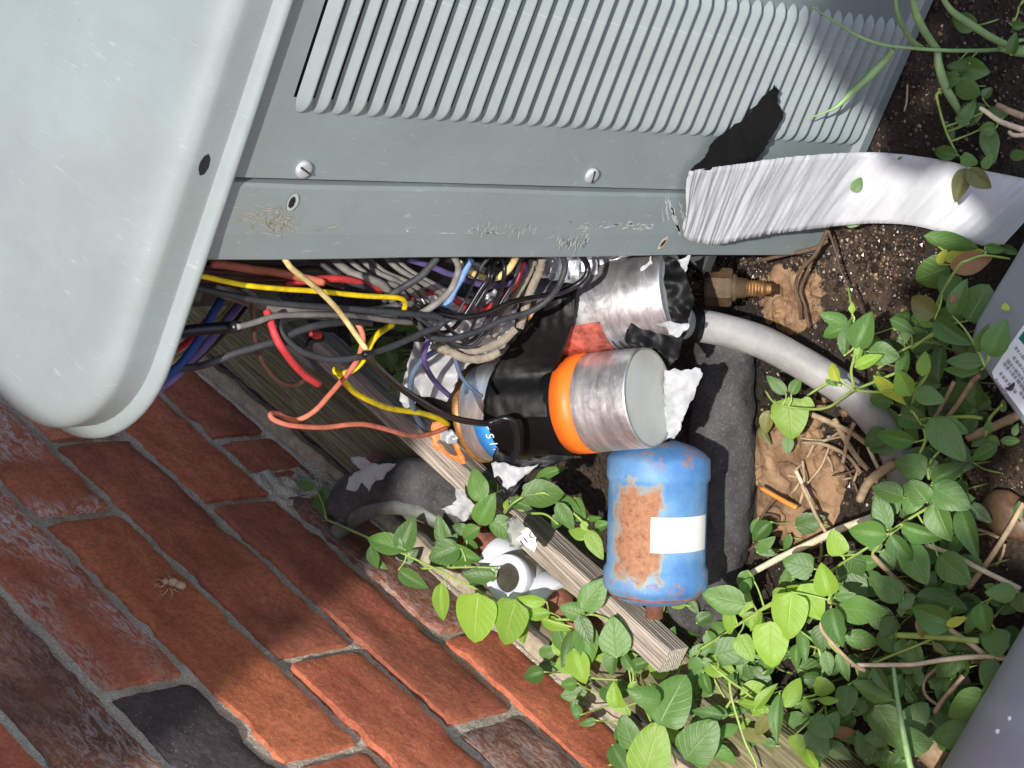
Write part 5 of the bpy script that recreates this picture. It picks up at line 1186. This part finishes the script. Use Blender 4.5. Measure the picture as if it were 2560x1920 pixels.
vine("vine", "rosette of broad oval leaves right of the pale dry stick", "vine",
     [(((1140, 90), (1000, 170), (870, 255), (720, 360), (590, 440), (500, 500), (380, 560)), [.06, .06, .05]), (((860, 265), (790, 350), (765, 410), (870, 520), (960, 600)), [.055, .045]), (((585, 400), (600, 435)), .05), (((380, 500), (400, 520)), .05)],
     [(730, 265, 230, 160, 185, .075, 'g', 0), (815, 130, 250, 130, 255, .07, 'g', 0), (850, 60, 240, 150, -100, .05, 'g', 0), (1060, 262, 280, 125, 18, .07, 'g', 0), (930, 360, 210, 135, 52, .085, 'g', 0), (1020, 450, 270, 190, 62, .07, 'g', 0), (1170, 200, 260, 190, 70, .065, 'g', 0), (1330, 265, 310, 140, 72, .055, 'g', 0), (1245, 485, 250, 190, 40, .06, 'g', 0), (1400, 150, 180, 90, 40, .04, 'd', 0), (545, 325, 165, 135, 250, .07, 'b', 2), (320, 455, 195, 160, 195, .065, 'g', 2), (1220, 50, 260, 190, 10, .06, 'g', 0), (1000, 60, 200, 170, 110, .06, 'g', 2), (1100, 400, 160, 120, 120, .03, 'd')], N5, .42194)
vine("vine", "sunlit clump of overlapping leaves in the middle of the ground cover", "vine",
     [(((500, 680), (520, 600), (560, 520)), .06), (((480, 860), (520, 940), (640, 1040), (720, 1080)), [.04, .04]), (((0, 790), (100, 720), (200, 660), (330, 600)), .05), (((920, 680), (960, 700)), .06)],
     [(483, 545, 200, 150, -108, .085, 'b', 0), (545, 825, 240, 140, 75, .08, 'g', 0), (600, 640, 130, 65, -10, .08, 'g', 0), (700, 725, 290, 180, 5, .07, 'g', 0), (840, 590, 240, 160, 212, .07, 'g', 0), (265, 760, 290, 230, 95, .075, 'b', 2), (400, 680, 250, 190, 60, .065, 'b', 0), (160, 930, 280, 220, 88, .08, 'b', 2), (330, 620, 180, 110, 200, .05, 'b', 0), (965, 665, 120, 95, -40, .07, 'g', 0), (930, 735, 60, 50, 90, .06, 'g', 0), (1180, 680, 330, 160, 15, .055, 'g', 0), (1110, 760, 270, 180, 200, .06, 'g', 0), (640, 500, 200, 130, 20, .04, 'd', 0), (680, 580, 190, 120, 60, .035, 'd', 0), (830, 780, 220, 150, 30, .04, 'd', 0), (700, 900, 210, 120, 10, .04, 'g', 0), (850, 910, 160, 130, 60, .04, 'g', 0), (1060, 820, 150, 90, 100, .065, 'k', 1), (10, 560, 150, 110, 100, .05, 'g'), (70, 800, 180, 110, 30, .05, 'b', 0), (10, 950, 180, 120, 60, .06, 'b', 2), (210, 620, 90, 70, -30, .06, 'b')], N5, .42194)
vine("vine", "right hand vine with scattered round leaves above the blue grey pipe", "vine",
     [(((1530, 560), (1470, 640), (1420, 740), (1500, 860), (1480, 1000)), [.05, .05]), (((1310, 760), (1210, 830), (1100, 900), (880, 990), (760, 1040)), [.05, .055, .05])],
     [(1520, 620, 190, 120, 180, .06, 'g', 0), (1460, 590, 90, 60, 200, .06, 'g'), (1420, 775, 190, 130, 80, .06, 'g', 0), (1345, 800, 150, 80, 120, .05, 'g', 0), (1480, 905, 190, 170, 200, .055, 'g', 2), (1260, 790, 130, 60, -20, .065, 'y', 0), (1220, 740, 90, 40, -70, .06, 'g', 3), (1170, 960, 130, 50, 40, .05, 'k', 0), (1310, 960, 260, 100, 10, .035, 'd', 3), (1580, 900, 150, 170, 40, .03, 'd', 0), (1450, 1100, 170, 140, 110, .055, 'g', 2), (1475, 1220, 220, 150, 130, .06, 'g', 0), (1320, 1290, 280, 190, 148, .065, 'g', 0), (1250, 1465, 290, 200, 175, .06, 'g', 2), (1640, 680, 120, 140, 80, .05, 'd', 2)], N5, .42194)
vine("vine", "lower vine with a large heart shaped leaf crossed by a grass blade", "vine",
     [(((660, 1050), (700, 1140), (860, 1260), (900, 1300)), [.04, .04]), (((440, 950), (470, 1060), (450, 1170), (480, 1290)), .04), (((1090, 1370), (1000, 1350)), .04)],
     [(1010, 1010, 230, 120, 78, .05, 'g', 0), (950, 960, 140, 110, 60, .045, 'g'), (760, 1200, 260, 130, 205, .045, 'g', 0), (810, 1130, 200, 80, 60, .05, 'd', 3), (870, 1430, 330, 200, 55, .055, 'g', 2), (1020, 1355, 210, 170, -50, .05, 'g', 2), (1000, 1510, 220, 190, 5, .07, 'g', 2), (590, 1060, 190, 85, 72, .055, 'g', 0), (495, 1040, 150, 90, 80, .05, 'g', 0), (475, 1180, 130, 120, 10, .055, 'b', 2), (600, 1260, 190, 140, 100, .05, 'g', 2), (290, 1210, 200, 115, -62, .06, 'b', 0), (510, 1258, 140, 50, 0, .06, 'b', 3), (380, 1290, 110, 60, 60, .05, 'b'), (350, 940, 190, 80, 80, .045, 'g', 0), (310, 1000, 150, 70, 90, .04, 'g'), (460, 1420, 170, 130, 40, .06, 'g', 2), (520, 1390, 160, 110, -60, .055, 'g', 0), (440, 1510, 210, 150, 60, .055, 'g', 0), (320, 1520, 130, 110, 80, .05, 'b', 2), (400, 1610, 150, 90, 60, .04, 'b'), (560, 1560, 190, 110, 30, .03, 'd', 0), (870, 1620, 280, 100, 10, .03, 'g', 3), (1300, 1590, 150, 110, 70, .03, 'g', 0), (400, 1080, 190, 140, 10, .03, 'd', 0), (80, 1130, 200, 180, 40, .03, 'd', 2)], N5, .42194)
vine("vine", "small sprout and leaves between the louvred side and the top right corner", "vine",
     [(((570, 560), (590, 650), (630, 780), (700, 930)), [.03, .02]), (((1090, 0), (1060, 40)), .02)],
     [(760, 530, 170, 140, 20, .03, 'd', 0), (680, 440, 60, 40, 0, .03, 'g'), (760, 660, 190, 80, -60, .025, 'd', 0), (720, 715, 90, 60, 200, .03, 'g', 0), (650, 790, 130, 65, 80, .02, 'd', 0), (620, 905, 150, 90, 190, .03, 'd', 0), (765, 950, 110, 80, 20, .035, 'g', 2), (875, 955, 110, 65, -60, .035, 'g', 0), (890, 860, 230, 120, 80, .012, 'd', 0), (1060, 150, 90, 60, 0, .03, 'd'), (930, 670, 130, 80, 10, .015, 'd'), (1060, 920, 110, 70, 0, .02, 'd')], zm(2100, 0, .42194), .42194)
# stems crossing in front of the louvres
gs = empty("grass_plant", P(2420, 120, Z=.02), "pale thin jointed grass with blades reaching over the louvred side", "grass plant")
ST = zm(2000, 0, .18083)
def gb(pts, Xs, r, nm="blade", mt=None):
    p = [P(a, b_, X=x) for (a, b_), x in zip(pts, np.interp(np.linspace(0, 1, len(pts)), np.linspace(0, 1, len(Xs)), Xs))]
    tube(nm, p, r, mt or M_STEMD, gs, 8, 7)
gb(ST((3100, 640), (2700, 690), (2200, 700), (1900, 690), (1600, 670), (1200, 630), (950, 560), (700, 440), (450, 280), (150, 90)), [.66, .66, .67, .69, .70], [.0014, .0012, .0010, .0006], "stem")
gb(ST((1900, 690), (1750, 480), (1640, 280), (1570, 80), (1540, -60)), [.667, .665], [.0024, .0026, .0018], "blade")
gb(ST((1900, 690), (1920, 900), (2010, 1200), (2150, 1450), (2250, 1640)), [.667, .66, .655], [.0022, .0028, .0028, .0016], "blade")
gb(ST((1290, 690), (1150, 860), (900, 1110), (700, 1290), (500, 1480), (300, 1570), (100, 1640)), [.69, .70, .708], [.0020, .0030, .0022, .0008, .0003], "blade")
gb(ST((1700, 670), (1550, 560), (1400, 330), (1330, 100), (1320, -60)), [.685, .69], [.0016, .0018, .0010], "blade")
gb(ST((2900, 640), (2650, 520), (2350, 330), (2100, 150), (1950, -60)), [.645, .65, .655], [.0022, .0024, .0016], "blade")
gb(ST((2800, 630), (3000, 570), (3150, 540)), [.65, .645], [.0016, .001], "blade")
gb(ST((2790, 640), (3000, 700), (3200, 720)), [.65, .645], [.0035, .004], "blade")
# grass blade across the heart leaf, orange and dry sticks
def stick(pts, z, r, mat, label, cat="twig", conv=N5, sub=6):
    z = z if hasattr(z, '__len__') else [z]
    zs_ = np.interp(np.linspace(0, 1, len(pts)), np.linspace(0, 1, len(z)), z)
    p = [P(a, b_, Z=float(q)) for (a, b_), q in zip(conv(*pts), zs_)]
    return tag(tube("twig" if cat == "twig" else cat.replace(" ", "_"), p, r, mat, None, 8, sub, .12), label, cat)
stick([(885, 1060), (910, 1250), (940, 1430), (960, 1530), (990, 1680)], [.075, .09, .085], [.0012, .0020, .0022], M_STEMD, "flat pale grass blade hanging over the heart shaped leaf", "grass")
stick([(20, 520), (150, 445), (290, 375), (420, 315), (560, 248), (760, 175)], [.03, .03, .035], [.0022, .0024, .0026], M_TWIGP, "long pale dry stick rising from the foam strip end")
stick([(100, 0), (180, 45), (250, 85), (310, 118)], [.02, .025], [.0013, .0017, .0015], mat_simple("orange_straw", srgb(222, 144, 66), .5, .1, 60, .2), "short orange straw on the dry dirt")
stick([(1080, 335), (1250, 400), (1400, 480), (1560, 560), (1640, 600)], [.045, .04], [.0016, .0018], M_TWIGP, "pale thin stick running right from the leaf rosette")
stick([(760, 400), (880, 520), (980, 620)], [.05, .05], [.0018, .0014], M_TWIG, "bent tan twig in the leaf rosette")
stick([(1210, 830), (1340, 920), (1450, 1010), (1560, 1105)], [.045, .04], [.0016, .0020], M_TWIGP, "white broken stick pointing at the blue grey pipe")
stick([(640, 1050), (900, 1048), (1010, 1045), (1200, 1015), (1400, 1000), (1620, 1015)], [.05, .05], [.0014, .0018], M_TWIGP, "long level pale stalk across the lower right leaves")
stick([(905, 872), (1100, 880), (1390, 905)], [.06, .06], [.0020, .0020], M_STEM, "straight green stalk above the level pale stalk")
stick([(470, 770), (460, 840), (560, 960), (650, 1045), (720, 1085)], [.06, .05], [.0012, .0015], M_TWIG, "thin tan stalk curving under the sunlit clump")
stick([(1130, 1330), (1190, 1240), (1300, 1115)], [.05, .055], [.0016, .0014], M_TWIG, "short slanting twig near the grey stone")
stick([(1160, 1050), (1070, 1140), (1080, 1230), (1170, 1300)], [.035, .04], [.0012, .001], M_TWIG, "curved twig bow beside the slanting twig")
stick([(1659, 90), (1560, 260), (1470, 400), (1400, 500), (1330, 590)], [.03, .03], [.0018, .0020], M_TWIG, "brown twig slanting down at the right edge")
stick([(340, -20), (380, 60), (430, 170), (490, 270)], [.03, .03], [.0014, .0012], M_TWIG, "thin tan stem leaning on the dry dirt")
stick([(30, 370), (120, 290), (190, 220), (200, 170), (120, 160), (95, 230), (120, 290)], [.012, .015], [.001, .001], M_TWIGD, "looped dark tendril on the dry dirt")
stick([(200, 50), (130, 130), (70, 240)], [.02, .015], [.0010, .0010], M_TWIGD, "dark tendril crossing the tan dirt crust")
stick([(830, 640), (870, 665), (950, 720), (1090, 770)], [.03, .03], [.0014, .0018], M_TWIGP, "pale broken twig near the small sprout", conv=zm(2100, 0, .42194))
stick([(930, 620), (1010, 660), (1090, 690)], [.03, .03], [.0018, .0022], M_TWIG, "brown twig right of the pale broken one", conv=zm(2100, 0, .42194))
stick([(1000, 780), (1030, 800), (1090, 800)], [.03, .03], [.0012, .0014], M_TWIGP, "short white twig near the pale broken one", conv=zm(2100, 0, .42194))
stick([(400, 500), (395, 600), (380, 660)], [.006, .006], [.0007, .0007], M_TWIG, "tiny tan straw beside the base of the unit", conv=zm(2100, 0, .42194))
stick([(0, 240), (150, 205), (320, 170), (400, 120)], [.03, .025], [.0013, .0015], M_TWIGD, "dry root running along the base of the unit", conv=N4)
stick([(400, 60), (330, 200), (240, 300), (210, 400), (230, 500), (240, 590)], [.03, .015], [.0014, .0010], M_TWIGD, "dark root curling down across the wet soil", conv=N4)
stick([(330, 200), (270, 330), (240, 420), (270, 520), (290, 640)], [.02, .012], [.0010, .0010], M_TWIGD, "second dark root beside the curling one", conv=N4)
stick([(405, 60), (440, 160), (480, 300), (520, 380)], [.03, .02], [.0008, .0007], M_TWIGD, "thin dark rootlet over the glittering soil", conv=N4)
stick([(440, 1180), (500, 1290), (570, 1400), (640, 1480)], [.02, .02], [.0022, .0018], M_TWIG, "thick tan twig in the litter below the conduit", conv=N4)
stick([(300, 1150), (420, 1200), (540, 1260), (640, 1330), (760, 1400)], [.02, .022], [.0020, .0018], M_TWIG, "long tan twig lying across the litter", conv=N4)
stick([(560, 1200), (520, 1300), (490, 1440)], [.024, .018], [.0016, .0014], M_TWIG, "upright tan twig crossing the litter", conv=N4)
stick([(250, 1320), (380, 1330), (520, 1400), (600, 1500)], [.012, .016], [.0013, .0013], M_TWIG, "curved tan twig low in the litter", conv=N4)
stick([(640, 1340), (690, 1450), (710, 1480)], [.02, .02], [.0015, .0012], M_TWIGP, "short pale straw under the conduit", conv=N4)
stick([(210, 1480), (250, 1560), (300, 1650)], [.012, .012], [.0014, .0012], M_TWIGP, "pale straw at the edge of the dry dirt", conv=N4)
stick([(590, 1659), (640, 1560), (720, 1490), (800, 1440)], [.02, .03], [.0030, .0034], M_TWIG, "thick bent brown vine stalk under the conduit end", conv=N4)
stick([(1090, 1200), (1180, 1080), (1260, 960), (1300, 920)], [.03, .05], [.0018, .0016], M_TWIG, "brown twig leaning on the metal cover", conv=N4)
stick([(1020, 1200), (1090, 1080), (1150, 960)], [.03, .04], [.0014, .0014], M_TWIG, "second brown twig beside the metal cover", conv=N4)
stick([(1100, 1170), (1240, 1165), (1320, 1175)], [.035, .035], [.0012, .0012], M_STEM, "level green stalk under the metal cover", conv=N4)
stick([(1230, 1290), (1350, 1240), (1480, 1180), (1560, 1140)], [.03, .03], [.003, .003], M_TWIG, "fat brown stalk below the metal cover", conv=N4)
stick([(1340, 1280), (1360, 1180), (1440, 1090)], [.04, .05], [.0012, .0010], M_STEM, "thin green tendril below the metal cover", conv=N4)
rn = random.Random(99)
for i in range(46):
    cx, cy = rn.choice([(rn.uniform(1960, 2180), rn.uniform(1020, 1240)), (rn.uniform(2050, 2540), rn.uniform(1250, 1880)), (rn.uniform(1650, 1900), rn.uniform(1620, 1900))]); a = rn.uniform(0, 3.14); L_ = rn.uniform(40, 120)
    p = [P(cx + k * L_ * math.cos(a + k * .3), cy + k * L_ * math.sin(a + k * .3), Z=.004 + .01 * rn.random()) for k in (-.5, 0, .5)]
    tag(tube("twig", p, rn.uniform(.0006, .0012), rn.choice([M_TWIG, M_TWIGD, M_TWIG]), None, 6, 4, .15), "thin dry bit of litter lying on the soil", "twig", "dry litter bits on the soil")

# loose leaves and scraps lying on things
def loose(cx, cy, L_, W_, ang, kind, label, X=None, z=None, shape=0, lift=0):
    p = P(cx, cy, X=X) if X is not None else P(cx, cy, Z=z)
    o = link(LM[kind][shape], "fallen_leaf"); a = R(ang); n = (CAM - p).normalized(); d = cvec(math.cos(a), math.sin(a), 0); y = n.cross(d).normalized(); sc = depth(p) / F
    m3 = Matrix((d * L_ * sc, y * W_ * sc, n * L_ * sc)).transposed().to_4x4(); m3.translation = p - d * L_ * sc / 2 + n * .003; o.matrix_world = m3; tag(o, label, "leaf"); return o
loose(2143, 462, 42, 30, -60, 'g', "small torn green leaf on the middle of the white strip", X=.686)
loose(2142, 540, 78, 48, -30, 'g', "green leaf on the lower edge of the white strip", X=.688)
loose(2400, 462, 90, 48, 110, 'k', "dull olive leaf on the right half of the white strip", X=.610, shape=1)
loose(2448, 448, 78, 50, 35, 'k', "second dull olive leaf touching the first on the white strip", X=.603, shape=1)
loose(2250, 395, 14, 8, -30, 'd', "tiny dark leaf speck at the upper edge of the white strip", X=.655)
loose(2430, 655, 110, 60, -15, 'n', "curled dead brown leaf beside the metal cover", z=.05, shape=1)
loose(2386, 744, 34, 16, -60, 'n', "tiny orange brown leaf tip by the round leaf", z=.085, shape=1)
loose(2110, 1830, 70, 30, 0, 'n', "brown dry leaf scrap in the bottom vines", z=.03, shape=1)
loose(1690, 1492, 34, 14, -5, 'b', "tiny bright green leaf under the blue tank", z=.04)
loose(2515, 768, 22, 18, 30, 'y', "small cream petal on the metal cover", z=.08, shape=2)

# undergrowth filling: many small leaves low down; one plant mass per zone
fill_v, n_fill = 0, 0
zones = [((1660, 1500, 1900, 1900), 70, 'gbd', "low green undergrowth right of the stake end"), ((1880, 1300, 2240, 1900), 85, 'gdd', "low leafy undergrowth in the middle of the vines"), ((2240, 1200, 2560, 1700), 40, 'gdd', "low dark undergrowth near the blue grey pipe"),
         ((2150, 760, 2480, 1180), 60, 'gdd', "low dark undergrowth under the bushy vine"), ((1320, 1480, 1660, 1900), 60, 'gbd', "low undergrowth along the mossy board"), ((2330, 0, 2560, 330), 8, 'dd', "sparse dark leaves at the top right corner"), ((2200, 1650, 2430, 1920), 45, 'gd', "low leaves at the bottom right"), ((830, 760, 1080, 960), 26, 'dd', "dark shaded leaves behind the wires"), ((880, 1180, 1330, 1420), 22, 'dd', "dark leaves around the black foam sleeve")]
frn = random.Random(1234)
for (x0, y0, x1, y1), nleaf, ks, lab_ in zones:
    e = empty("ground_cover_plant", P((x0 + x1) / 2, (y0 + y1) / 2, Z=0), lab_, "plant")
    V, Fc = [], []
    for _ in range(nleaf):
        cx, cy = frn.uniform(x0, x1), frn.uniform(y0, y1); L_ = frn.uniform(32, 84); z = frn.uniform(.012, .042)
        if x0 == 830: z = frn.uniform(.03, .07)
        b = leaf(e, cx, cy, L_, L_ * frn.uniform(.5, .85), frn.uniform(0, 360), z, frn.choice(ks))
        g0 = Vector((b.x + frn.uniform(-.01, .01), b.y + frn.uniform(-.01, .01), 0)); v, f = tube_vf(spline([g0, (g0 + b) * .5 + Vector((.002, .002, 0)), b], 3), .0006, 5, base=len(V)); V += v; Fc += f
    put("stem", V, Fc, M_STEM, e, smooth=True)

# ------------------------------------------------------------------ shade: unseen leafy branch added on the sunward side to darken the right
sb = empty("shade_branch", (-.5, -.3, 2.2), "unseen leafy branch added to cast shade on the right side", "branch")
brn = random.Random(5)
def shade_leaves(target_px, Z, h, n, rx, size):
    c = P(*target_px, Z=Z) - SUN * h
    u = SUN.orthogonal().normalized(); v = SUN.cross(u)
    for _ in range(n):
        a = brn.uniform(0, 6.28); q = math.sqrt(brn.random()) * rx
        p = c + (u * math.cos(a) + v * math.sin(a)) * q - SUN * brn.uniform(-.15, .15)
        o = link(LM['d'][brn.choice([0, 2])], "leaf"); s = size * brn.uniform(.7, 1.3)
        nrm = (-SUN + Vector((brn.uniform(-.5, .5), brn.uniform(-.5, .5), brn.uniform(-.3, .3)))).normalized(); x = nrm.orthogonal().normalized(); x = Matrix.Rotation(brn.uniform(0, 6.28), 3, nrm) @ x; y = nrm.cross(x)
        m3 = Matrix((x * s, y * s * .8, nrm * s)).transposed().to_4x4(); m3.translation = p; o.matrix_world = m3; fix(o, sb)
    return c
cs_ = [shade_leaves((2590, 60), 0, 1.5, 40, .11, .07), shade_leaves((2460, 1230), .03, 2.0, 8, .12, .07), shade_leaves((2590, 800), .06, 1.8, 16, .055, .07), shade_leaves((2540, 1740), .03, 2.0, 18, .10, .07)]
tube("shade_bough", [cs_[0] + Vector((-.9, -.3, .3)), cs_[0], cs_[2], cs_[1], cs_[3]], [.02, .012, .006], M_TWIGD, sb, 8, 6)
print("tris", sum(len(o.data.polygons) for o in bpy.data.objects if o.type == 'MESH'), "objs", len(bpy.data.objects))
